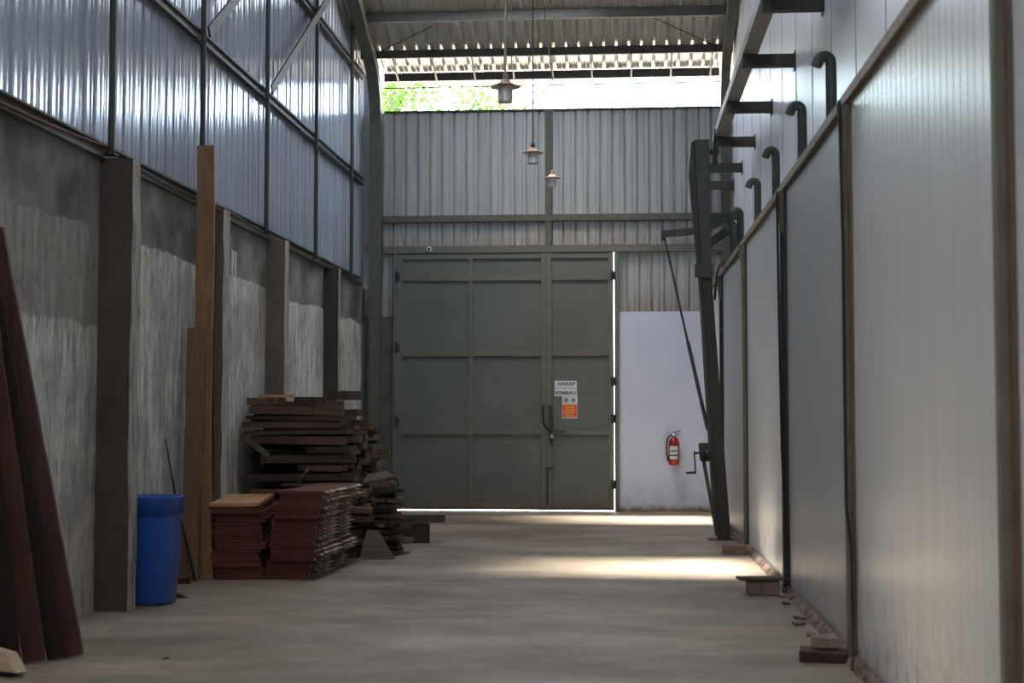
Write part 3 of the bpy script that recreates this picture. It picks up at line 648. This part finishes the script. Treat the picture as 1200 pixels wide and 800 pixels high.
# ---- pendant lamps
llab = ['nearest and largest hanging lamp with a pinkish brim, in front of the bright gap', 'middle hanging lamp with a pinkish-brown brim, against the ribbed end wall', 'farthest and lowest-looking hanging lamp, beside the short wall post']
for i, ((x, y, z), lab) in enumerate(zip(((-.93, 11.3, 4.03), (-1.03, 16.5, 4.455), (-1.0, 20.6, 4.84)), llab)):
    r = empty('pendant_lamp', (x, y, z), lab, 'lamp', 'pendant lamps hanging in a row')
    MB().lathe([(.0, -.01), (.052, -.01), (.059, -.002), (.059, .12), (.054, .128)], (x, y, z), 28).build('glass_jar', M['glass'], r)
    MB().lathe([(.120, .118), (.123, .123), (.085, .139), (.052, .158), (.032, .182), (.028, .182), (.048, .154), (.08, .134), (.120, .118)], (x, y, z), 36, cap=False).build('shade', M['shade'], r)
    MB().lathe([(.056, .126), (.057, .14), (.05, .15)], (x, y, z), 24).build('collar', M['brown_steel'], r)
    MB().lathe([(.0, .18), (.024, .18), (.024, .222), (.012, .24), (.0, .25)], (x, y, z), 20).build('socket', M['light_steel'] if i != 1 else M['hoist_low'], r)
    zt = roof_z(y) - .02 if i < 2 else 6.5
    MB().tube([(x, y, z + .24), (x, y, zt)], .011 if i == 0 else .008, 8).build('cord', M['light_steel'] if i == 0 else M['dark_steel'], r)
    if i < 2: MB().lathe([(.0, -.03), (.04, -.03), (.04, 0), (.0, 0)], (x, y, zt), 16).build('ceiling_cap', M['dark_steel'], r)
tag(MB().tube(sag((-1.1, 14.2, roof_z(14.2) - .03), (-1.0, 20.6, 6.49), .12, 20), .008, 6).tube([(-1.0, 20.6, 6.49), (-.92, YE - .05, 6.25)], .006, 6).build('power_cable', M['brown_steel'], origin=(-1, 20.6, 6.49)), 'slack cable slanting down to the farthest hanging lamp', 'cable')

# ---- cable along the left ledge
pts = [(XL + .06, 5.0, 3.62)] + sag((XL + .06, 6.0, 3.58), (XL + .062, 10.62, 3.56), .09, 16)
tag(MB().tube(pts, .010, 8).build('ledge_cable', M['cable_red'], origin=(XL + .06, 9, 3.5)), 'reddish cable sagging along the ledge above the nearest wall bay', 'cable')
pts = sag((XL + .065, 10.9, 3.53), (XL + .065, 13.3, 3.53), .05, 12) + sag((XL + .065, 13.6, 3.54), (XL + .065, 21.2, 3.5), .06, 16)
tag(MB().tube(pts, .009, 8).build('ledge_cable', M['black'], origin=(XL + .06, 14, 3.5)), 'dark cable along the ledge above the farther wall bays', 'cable')
# sticker
st = empty('wall_sticker', (XL + .004, 14.26, 2.92), 'small white upright sticker with dark letters on the left cement wall', 'sticker')
MB().box(XL + .002, XL + .005, 14.18, 14.36, 2.92, 3.18).build('sheet', M['paper2'], st)
RL = Matrix(((0, 0, 1, 0), (0, 1, 0, 0), (-1, 0, 0, 0), (0, 0, 0, 1)))   # text on the +X face, reading downwards
text('lettering', 'KUNCI', .07, (XL + .006, 14.27, 3.085), RL, M['ink'], st, .85, bold=.001)
text('lettering', '22', .085, (XL + .006, 14.27, 2.96), RL, M['ink'], st, .8, bold=.002)

# ---- blue bin
bx, by = -3.695, 10.97
B = empty('waste_bin', (bx, by, 0), 'tall blue plastic waste bin standing before the left wall', 'bin')
def rsq(hw, z, r=.5, n=40):
    out = []
    for k in range(n):
        a = 2 * PI * k / n; c, s_ = math.cos(a), math.sin(a); e = .42
        out.append((bx + hw * math.copysign(abs(c) ** e, c), by + hw * math.copysign(abs(s_) ** e, s_), z))
    return out
def shell(levels):
    mb = MB(); n = 40; vs = []; 
    for hw, z in levels: vs += rsq(hw, z)
    m = len(levels); mb.add(vs, [(i * n + k, i * n + (k + 1) % n, (i + 1) * n + (k + 1) % n, (i + 1) * n + k) for i in range(m - 1) for k in range(n)], True)
    return mb
mb = shell([(.135, .004), (.150, .004), (.158, .02), (.176, .45), (.190, .70)]); mb.add(rsq(.135, .004), [tuple(range(40))]); mb.build('body', M['blue'], B)
shell([(.190, .70), (.202, .705), (.207, .83), (.210, .842), (.205, .848), (.196, .842), (.192, .80)]).build('rim', M['blue'], B)
mb = shell([(.192, .80), (.18, .6), (.15, .03)]); mb.add(rsq(.15, .03), [tuple(range(40))]); mb.build('inner_wall', M['blue_dark'], B)
MB().tube([(bx - .13, by - .150, .055), (bx - .10, by - .150, .055)], .05, 16).build('wheel', M['black'], B)
MB().tube([(bx + .10, by - .150, .02), (bx + .12, by - .150, .02)], .012, 10).build('foot', M['black'], B)

# ---- timber
def plank_mesh(L, Wd, T, mat, seed, axis='x', cut=.03, name='plank', rag=.006, n=8):
    """length along axis, centred in x,y, bottom at z=0; uneven edges and skew saw cuts"""
    rnd = random.Random(seed); mb = MB(); vs = []; c0, c1 = rnd.uniform(-cut, cut), rnd.uniform(-cut, cut)
    for i in range(n + 1):
        t = i / n; u = -L / 2 + L * t; a = rnd.uniform(-rag, rag); b = rnd.uniform(-rag, rag); zt = rnd.uniform(-rag, 0) * .4
        e0 = c0 * (1 - t) if t < .5 else c1 * (t)
        e0 = c0 if i == 0 else (c1 if i == n else 0)
        q = [(u + e0, -Wd / 2 + a, 0.001), (u - e0, Wd / 2 + b, 0.001), (u - e0, Wd / 2 + b - .003, T + zt), (u + e0, -Wd / 2 + a + .003, T + zt)]
        vs += q
    fs = [(3, 2, 1, 0), tuple(range(4 * n, 4 * n + 4))]
    for i in range(n):
        for k in range(4): fs.append((i * 4 + k, i * 4 + (k + 1) % 4, i * 4 + 4 + (k + 1) % 4, i * 4 + 4 + k))
    if axis == 'y': vs = [(-v[1], v[0], v[2]) for v in vs]
    if axis == 'z': vs = [(v[1], v[2] - T / 2, v[0] + L / 2) for v in vs]
    return mb.add(vs, fs)
rnd = random.Random(11)
# left low stack of wide red boards, long side away from the camera
def place(proto, first, loc, rz, lab, grp, mat=None, sc=None, tilt=0):
    o = proto if first else copy_tree(proto)
    o.location = loc; o.rotation_euler = (0, tilt, rz); tag(o, lab, 'board', grp)
    if sc: o.scale = sc
    if mat: 
        o.material_slots[0].link = 'OBJECT'; o.material_slots[0].material = mat
    return o
protos = [plank_mesh(1.5, w, .0298, M['wood_red'], 40 + k, 'y', .003, rag=.001).build('board', M['wood_red']) for k, w in enumerate((.44, .43, .45, .425))]
used = [False] * 4
z = .0; NL = 23
for k in range(NL):
    q = k % 4 if k not in (4, 9) else 2
    tr = k // 4 if k < 20 else 5
    ox, oy = ((.03, .0), (.015, -.06), (.03, .01), (-.005, .0), (.01, .02), (-.02, -.04))[tr]
    h = z; x = -3.58 + ox + rnd.uniform(-.006, .006); y = 13.32 + oy + rnd.uniform(-.006, .004)
    if k in (13, 15, 17): x += .03
    rz = math.radians(8 + rnd.uniform(-1.2, 1.2) * (1 if k % 4 else 1.6))
    if k == NL - 1: lab = 'tan-orange wide board lying topmost on the left low stack'
    elif k == 0: lab = 'dark red board at the bottom of the left low stack, on the floor'
    else: lab = 'dark red wide board within the left low stack beside the tall boards'
    if used[q]: o = place(protos[q], False, (x, y, h), rz, lab, 'red boards in the left low stack')
    else: used[q] = True; o = place(protos[q], True, (x, y, h), rz, lab, 'red boards in the left low stack')
    if k == NL - 1: place(o, True, (x, y, h), rz, lab, 'red boards in the left low stack', M['wood_tan'])
    z += .03
# right low stack: red boards with white-flecked bark edges
def bark_board(Wd, T, seed, L=1.5):
    r_ = random.Random(seed); b = plank_mesh(L, Wd, T, None, seed, 'y', .003, rag=.001).build('bark_edged_board', M['wood_red_end'])
    mb = MB(); n = 18; vs = []
    for i in range(n + 1):
        u = -L / 2 + .01 + (L - .02) * i / n; d = .022 + r_.uniform(0, .014); m = r_.uniform(.4, .6)
        vs += [(Wd / 2 - .003, u, .002), (Wd / 2 + d, u, T * m), (Wd / 2 - .003, u, T - .002)]
    fs = [(0, 1, 2), (3 * n, 3 * n + 1, 3 * n + 2)]
    for i in range(n):
        for k in range(2): fs.append((i * 3 + k, i * 3 + k + 1, i * 3 + 3 + k + 1, i * 3 + 3 + k))
    e = mb.add(vs, fs).build('bark_edge', M['bark'], None); e.parent = b; e['label'] = 'rough white-flecked bark edge'
    return b
bp = [bark_board(w, .0345, 70 + k) for k, w in enumerate((.42, .41, .425, .40))]; ub = [False] * 4
z = 0
for k in range(23):
    q = (k * 3) % 4; tier = (0, .0, .0, .02, .02, .05, .04, .05, -.03, -.03, -.02, -.01, .0, .0, .02, .02, .03, .03, .04, -.02, .03, .05, .06)[k]
    tr = (0,) * 5 + (1,) * 3 + (2,) * 8 + (3,) * 4 + (4,) * 3
    ox, oy = ((-.06, .0), (.03, -.06), (-.02, .01), (.02, -.05), (.06, .05))[tr[k]]
    x = -2.93 + ox + rnd.uniform(-.008, .008); y = 13.36 + oy + rnd.uniform(-.006, .006); rz = math.radians(-1 + (0, -3, 0, 1, -1.5)[tr[k]] + rnd.uniform(-.8, .8))
    lab = 'reddish bark-edged board topmost on the right low stack' if k == 22 else 'bottom bark-edged board of the right low stack, on the floor' if k == 0 else 'dark red board with flecked bark edge within the right low stack'
    place(bp[q], not ub[q], (x, y, z), rz, lab, 'bark-edged boards in the right low stack'); ub[q] = True
    z += .0345
bp[0]; 
# tall pile behind: planks laid crosswise, several deep
mats = ['wood_dark', 'wood_mid', 'wood_mid', 'wood_grey', 'wood_black', 'wood_dark', 'wood_black', 'wood_mid']
tp = []; TT = (.062, .044, .085, .034, .055, .07, .03, .075)
for k in range(8):
    tp.append(plank_mesh((1.0, 1.1, .95, .75, .62, .5, .45, 1.15)[k], (.30, .27, .24, .29, .26, .22, .28, .2)[k], TT[k], M['wood_dark'], 100 + k, 'x', .035, rag=.012).build('weathered_plank', M['wood_dark']))
ut = [False] * 8
ncol = 7; G = 'weathered planks in the tall pile'
for c in range(ncol):
    yc = 14.62 + c * .37; top = (1.50, 1.56, 1.50, 1.42, 1.36, 1.25, 1.1)[c]
    k = 0; z = 0.0
    while z < top:
        fz = z / 1.6
        q = rnd.choice((0, 1, 2, 7) if k % 2 else (0, 1, 3, 4, 3, 7, 5)); T = TT[q]; L = (1.0, 1.1, .95, .75, .62, .5, .45, 1.15)[q]
        right = -2.62 - .34 * fz + rnd.uniform(-.10, .06) - .03 * c + (0.10 if (fz < .3 and rnd.random() < .4) else 0)
        xc = max(right - L / 2, -3.965 + L / 2 + .03)
        rz = rnd.uniform(-.11, .11); tl = rnd.uniform(-.022, .022)
        tlim = z + T + .05 >= top
        lab = 'weathered dark plank lying in the tall pile behind the two low stacks' if c == 0 else 'weathered plank deeper in the tall pile against the left wall'
        place(tp[q], not ut[q], (xc, yc + rnd.uniform(-.035, .035), z), rz, lab, G if c == 0 else 'planks deeper in the tall pile', M[rnd.choice(mats)], None, tl); ut[q] = True
        # short end piece filling the row when the plank leaves room at the wall
        z += T + rnd.uniform(.008, .026); k += 1
    if c == 0: topz0 = z
    if c == 1: topz1 = z
# loose pieces with places of their own
def loose(L, Wd, T, mat, seed, loc, rot, lab, grp='loose offcuts on and around the tall pile', cut=.05):
    o = plank_mesh(L, Wd, T, mat, seed, 'x', cut, rag=.01).build('offcut', mat); o.location = loc; o.rotation_euler = rot; tag(o, lab, 'offcut', grp); return o
loose(.34, .2, .075, M['wood_mid'], 1, (-3.72, 14.62, topz0 + .002), (0, 0, .1), 'chunky brown offcut on top of the tall pile at its left end')
loose(.34, .2, .03, M['wood_tan'], 2, (-3.62, 14.62, topz0 + .08), (0, 0, -.08), 'thin pale board end topmost on the left of the tall pile')
loose(.25, .18, .085, M['wood_dark'], 3, (-3.26, 14.64, topz0 + .002), (0, 0, -.2), 'dark block on top of the tall pile beside the thin pale board end')
loose(.27, .2, .1, M['wood_dark'], 4, (-2.98, 15.0, topz1 + .002), (0, 0, .05), 'squarish dark block on top of the tall pile at its right')
# pieces in front of the pile
loose(.26, .03, .06, M['wood_grey'], 6, (-3.79, 14.40, 1.13), (0, .65, 0.04), 'pale short slat tilted down the front left of the tall pile')
loose(.14, .04, .04, M['wood_mid'], 7, (-3.27, 14.42, .84), (0, -1.0, 0.0), 'small brown stick tilted on the front of the tall pile')
loose(.27, .22, .035, M['wood_grey'], 8, (-2.60, 15.0, .80), (.35, -.2, .1), 'grey-brown board end sticking up right of the bark-edged stack')
for k, (x, y, z, L, m) in enumerate(((-2.40, 15.0, .0, .6, 'wood_dark'), (-2.44, 15.0, .055, .55, 'wood_black'), (-2.34, 15.05, .11, .5, 'wood_mid'), (-2.45, 15.0, .165, .6, 'wood_black'), (-2.44, 15.02, .22, .55, 'wood_dark'), (-2.36, 15.0, .275, .5, 'wood_dark'), (-2.42, 15.0, .33, .5, 'wood_black'), (-2.45, 15.0, .385, .52, 'wood_mid'), (-2.44, 15.0, .44, .5, 'wood_dark'), (-2.42, 15.0, .495, .5, 'wood_black'), (-2.38, 15.0, .55, .55, 'wood_grey'), (-2.46, 15.0, .605, .5, 'wood_dark'), (-2.40, 15.0, .66, .5, 'wood_black'), (-2.45, 15.0, .715, .55, 'wood_mid'))):
    loose(.22 + .03 * (k % 4), .34 if k % 3 else .5, .048, M[m], 200 + k, (x - .06 - .04 * (k > 7), y + .05 * (k % 3), z), (0, 0, rnd.uniform(-.25, .25)), 'dark stub of plank in the jumbled right end of the tall pile', 'plank stubs at the right end of the tall pile')
loose(.62, .12, .09, M['wood_dark'], 9, (-2.37, 16.35, .23), (0, 0, .15), 'dark beam end jutting out low at the right of the pile')
loose(.5, .3, .22, M['wood_black'], 19, (-2.5, 16.4, .0), (0, 0, .05), 'blackish baulk on the floor under the jutting beam end')
mb = MB().prism([(-.17, 0), (.2, 0), (.02, .30), (-.10, .30)], 'y', -.02, .02); o = mb.build('offcut', M['wood_grey']); o.location = (-2.52, 14.42, .0); o.rotation_euler = (-.28, 0, .1)
tag(o, 'grey triangular board leaning against the foot of the pile beside the bark-edged stack', 'offcut', 'loose offcuts on and around the tall pile')

# tall boards against the left wall
def upright(name, L, Wd, T, mat, seed, base, top, lab, cat='board', grp=None, bow=0, rag=.008, n=16, taper=1.0):
    """plank whose foot stands at base and whose head leans to top; width runs along the wall-parallel y or facing camera"""
    rn = random.Random(seed); b = Vector(base); t_ = Vector(top); d = (t_ - b).normalized(); xw = Vector((1, 0, 0)); xw = (xw - d * xw.dot(d)).normalized(); nn = d.cross(xw)
    vs = []
    for i in range(n + 1):
        s_ = i / n; p = b.lerp(t_, s_) + xw * (bow * math.sin(s_ * PI * 1.6)); w = Wd / 2 * (1 + (taper - 1) * s_)
        a, c = rn.uniform(-rag, rag), rn.uniform(-rag, rag)
        vs += [p - xw * (w + a) - nn * T / 2, p + xw * (w + c) - nn * T / 2, p + xw * (w + c) + nn * T / 2, p - xw * (w + a) + nn * T / 2]
    fs = [(3, 2, 1, 0), tuple(range(4 * n, 4 * n + 4))]
    for i in range(n):
        for k in range(4): fs.append((i * 4 + k, i * 4 + (k + 1) % 4, i * 4 + 4 + (k + 1) % 4, i * 4 + 4 + k))
    o = MB().add(vs, fs).build(name, mat, origin=base); tag(o, lab, cat, grp); return o
upright('tall_board', 4, .165, .035, M['wood_tall'], 1, (-3.78, 12.64, .0), (-3.855, 12.71, 3.98), 'tallest pale ochre board leaning upright against the left wall', grp='upright boards against the left wall', bow=-.02, rag=.004)
upright('tall_board', 4, .15, .04, M['wood_tall2'], 2, (-3.87, 12.48, .0), (-3.865, 12.56, 2.28), 'dull brown board leaning upright in front of the tallest ochre board', grp='upright boards against the left wall', rag=.005)
upright('tall_board', 4, .11, .035, M['wood_lean'], 3, (-3.79, 12.78, .0), (-3.83, 12.85, 2.28), 'dark brown board standing just right of the tallest ochre board', grp='upright boards against the left wall', rag=.004)
# thin rod
tag(MB().tube([(-3.80, 12.42, .0), (-3.93, 12.25, .72), (-3.985, 12.1, 1.28)], [.014, .011, .004], 8).build('rod', M['wood_black'], origin=(-3.8, 12.42, 0)), 'thin dark rod leaning against the left wall behind the blue bin', 'rod')
# small block at the rod's foot
tag(MB().hexa([(-3.9, 12.2, 0), (-3.79, 12.22, 0), (-3.8, 12.3, 0), (-3.9, 12.29, 0), (-3.895, 12.2, .055), (-3.8, 12.22, .06), (-3.81, 12.3, .06), (-3.9, 12.29, .05)]).build('wood_block', M['wood_red'], origin=(-3.85, 12.25, 0), bevel=.005), 'small reddish block on the floor at the foot of the upright boards', 'block')
tag(MB().hexa([(-3.63, 11.3, 0), (-3.52, 11.28, 0), (-3.54, 11.4, 0), (-3.64, 11.4, 0), (-3.62, 11.31, .03), (-3.56, 11.3, .018), (-3.57, 11.38, .02), (-3.62, 11.39, .03)]).build('wood_chip', M['wood_black'], origin=(-3.6, 11.35, 0)), 'dark wood chip on the floor behind the blue bin', 'chip')

# leaning planks, foreground left
ll = [('wood_lean', (-3.36, 8.50), (-3.945, 8.56, 2.66), .125, 'rightmost dark brown plank of the bundle leaning at the left edge'),
      ('wood_lean2', (-3.43, 8.40), (-3.95, 8.46, 2.56), .10, 'blackish plank second from the right in the leaning bundle'),
      ('wood_lean', (-3.52, 8.30), (-3.955, 8.36, 2.5), .135, 'broad brown plank in the middle of the leaning bundle'),
      ('wood_lean2', (-3.615, 8.19), (-3.955, 8.26, 2.45), .11, 'blackish plank second from the left in the leaning bundle'),
      ('wood_lean', (-3.72, 8.10), (-3.96, 8.10, 2.4), .08, 'leftmost slim plank of the bundle leaning at the left edge')]
for k, (m, b, tt, w, lab) in enumerate(ll):
    upright('leaning_plank', 2.6, w, .03, M[m], 30 + k, (b[0], b[1], .012), tt, lab, 'plank', 'planks leaning at the left edge', rag=.003, n=20)
# pale offcut at the corner
o = MB().hexa([(-.2, -.1, 0), (.16, -.07, 0), (.17, .02, 0), (-.2, .1, 0), (-.2, -.08, .10), (.06, -.05, .11), (.08, .03, .1), (-.2, .08, .12)]).build('pale_offcut', M['wood_beige'], bevel=.008)
o.location = (-3.56, 7.93, .035); o.rotation_euler = (0, .06, -.25); tag(o, 'pale beige timber offcut on the floor at the lower left corner', 'offcut')
o = MB().box(-.14, .12, -.06, .06, 0, .034).build('dark_slat', M['wood_black'], bevel=.004); o.location = (-3.58, 7.93, 0.0); o.rotation_euler = (0, 0, -.1); tag(o, 'dark slat on the floor under the pale beige offcut', 'offcut')

# ---- blocks along the right wall
def rough_block(name, mat, dims, loc, rz, lab, cat='block', seed=0, bev=.008):
    rn = random.Random(seed); a, b, c = dims; j = lambda: rn.uniform(-.008, .008)
    o = MB().hexa([(-a + j(), -b + j(), 0), (a + j(), -b + j(), 0), (a + j(), b + j(), 0), (-a + j(), b + j(), 0), (-a + j(), -b + j(), c + j()), (a + j(), -b + j(), c + j()), (a + j(), b + j(), c + j()), (-a + j(), b + j(), c + j())]).build(name, mat, bevel=bev)
    o.location = loc; o.rotation_euler = (0, 0, rz); tag(o, lab, cat); return o
rough_block('brick', M['brick'], (.125, .09, .10), (1.2, 15.27, 0), .05, 'dusty brick on the floor near the foot of the hoist', 'brick', 1)
rough_block('concrete_block', M['brick'], (.135, .09, .115), (1.165, 11.9, 0), .0, 'grey-brown block under the short plank beside the right wall', 'block', 2)
o = plank_mesh(.40, .17, .022, M['wood_grey'], 5, 'x', .02).build('short_plank', M['wood_grey']); o.location = (1.16, 11.88, .124); o.rotation_euler = (0, -.01, .06); tag(o, 'short weathered plank lying across the grey-brown block', 'plank')
rough_block('stone', M['stone'], (.035, .03, .035), (1.31, 11.68, 0), .3, 'small pale stone on the floor right of the block and plank', 'stone', 9)
rough_block('wooden_block', M['wood_lean'], (.14, .11, .062), (1.22, 8.78, 0), -.12, 'dark wooden block on the floor in the lower right, carrying a pale lump', 'block', 3)
rough_block('mortar_lump', M['stone'], (.075, .06, .07), (1.235, 8.82, .071), .1, 'pale mortar lump lying on the dark wooden block', 'stone', 4, .008)
for k, (x, y) in enumerate(((1.285, 11.3), (1.30, 10.5), (1.25, 10.2), (1.27, 9.7), (1.30, 9.3))):
    rough_block('rubble', M['mortar'], (.03, .045, .025), (x, y, 0), k, 'crumb of brown rubble on the floor along the kerb under the shaded grey panel', 'rubble', 20 + k, .01)['group'] = 'rubble crumbs along the right kerb'
tag(MB().hexa([(-.02, -.01, 0), (.02, -.005, 0), (.02, .012, 0), (-.02, .01, 0), (-.015, -.008, .008), (.012, -.004, .012), (.012, .01, .01), (-.015, .008, .006)]).build('leaf_scrap', M['wood_black']), 'tiny dark scrap on the open floor near the leaning bundle', 'scrap').location = (-2.78, 8.5, 0)

# ---- trees outside, beyond the end wall
def tree(x, y, h, spread, nl, seed, lab, base=.5):
    rn = random.Random(seed); r = empty('tree', (x, y, -.22), lab, 'tree', 'trees beyond the end wall')
    mb = MB().tube([(x, y, -.22), (x + .1, y, h * .4), (x - .05, y, h * .7)], [.16, .12, .05], 10); tips = []
    for k in range(9):
        a = rn.uniform(0, 2 * PI); q = (x + math.cos(a) * spread * rn.uniform(.4, .9), y + math.sin(a) * spread * .7, h * rn.uniform(.72, 1.0)); tips.append(q)
        mb.tube([(x, y, h * rn.uniform(.35, .6)), ((x + q[0]) / 2, (y + q[1]) / 2, h * .7), q], [.05, .03, .012], 6)
    mb.build('trunk', M['trunk'], r)
    cr = MB(); vs = []; fs = []
    for k in range(nl):
        c = rn.choice(tips); rad = spread * .48
        p = Vector(c) + Vector((rn.gauss(0, rad * .6), rn.gauss(0, rad * .5), rn.gauss(-.2, rad * .55)))
        d = Vector((rn.uniform(-1, 1), rn.uniform(-1, 1), rn.uniform(-.6, .4))).normalized(); s_ = d.cross(Vector((rn.uniform(-1, 1), rn.uniform(-1, 1), 1))).normalized()
        l = rn.uniform(.1, .17); w = l * .3; b = len(vs)
        vs += [p, p + d * l * .5 + s_ * w, p + d * l, p + d * l * .5 - s_ * w]; fs.append((b, b + 1, b + 2, b + 3))
    cr.add(vs, fs).build('foliage', M['leaf'], r)
tree(-5.9, 31, 9.0, 1.7, 9000, 5, 'bushy bright green tree at the left of the gap under the roof')
tree(-3.5, 32, 8.8, 1.5, 7000, 6, 'bright green tree filling the gap left of the nearest lamp')
tree(-1.7, 33, 8.35, .9, 2400, 8, 'thin bright green tree just right of the nearest lamp')

# ------------------------------------------------------------------ light
w = bpy.data.worlds.new('World'); S.world = w; w.use_nodes = True; nt_ = w.node_tree; bg = nt_.nodes['Background']
sk = nt_.nodes.new('ShaderNodeTexSky'); sk.sky_type = 'NISHITA'; sk.sun_disc = False; sk.sun_elevation = math.radians(62); sk.sun_rotation = math.radians(200); sk.air_density = 1.2; sk.dust_density = 2.5; sk.ozone_density = 1.0
mxw = nt_.nodes.new('ShaderNodeMix'); mxw.data_type = 'RGBA'; mxw.inputs[0].default_value = .35; mxw.inputs[7].default_value = (6, 6.2, 6.6, 1)
nt_.links.new(sk.outputs[0], mxw.inputs[6]); nt_.links.new(mxw.outputs[2], bg.inputs[0]); bg.inputs[1].default_value = .62
sd = Vector((.22, .10, -1)).normalized()
sl = bpy.data.lights.new('sun', 'SUN'); sl.energy = 9.5; sl.angle = math.radians(5.0); sl.color = (1, .95, .88)
so = bpy.data.objects.new('sun', sl); COL.objects.link(so); so.rotation_euler = sd.to_track_quat('-Z', 'Y').to_euler(); so.location = (0, 0, 30)
def portal(loc, rot, sx, sy):
    l = bpy.data.lights.new('portal', 'AREA'); l.shape = 'RECTANGLE'; l.size = sx; l.size_y = sy; l.cycles.is_portal = True
    o = bpy.data.objects.new('portal', l); COL.objects.link(o); o.location = loc; o.rotation_euler = rot
for a, b, xa, xb in sky: portal(((xa + xb) / 2, (a + b) / 2, roof_z((a + b) / 2) - .25), (0, 0, 0), xb - xa, b - a)
portal((-1.2, YE + .3, 6.5), (-PI / 2, 0, 0), 5.6, .6)

# ------------------------------------------------------------------ camera
cam = bpy.data.cameras.new('camera'); cam.sensor_width = 36; cam.lens = 1650 / 1200 * 36
cam.dof.use_dof = True; cam.dof.focus_distance = 19; cam.dof.aperture_fstop = 3.2; cam.clip_end = 300
co = bpy.data.objects.new('camera', cam); COL.objects.link(co); co.location = (0, 0, 1.5)
p_ = math.atan(84 / 1650); w_ = math.atan(128 / 1650 * math.cos(p_))
co.rotation_euler = (PI / 2 + p_, 0, w_)
S.camera = co
S.view_settings.view_transform = 'Standard'; S.view_settings.look = 'None'; S.view_settings.gamma = 1; S.view_settings.use_curve_mapping = False
S.view_settings.exposure = 2.18
S.cycles.max_bounces = 10; S.cycles.diffuse_bounces = 6; S.cycles.use_denoising = True; S.cycles.transparent_max_bounces = 8; S.cycles.sample_clamp_indirect = 6
for o in tp:
    if 'label' not in o: bpy.data.objects.remove(o)
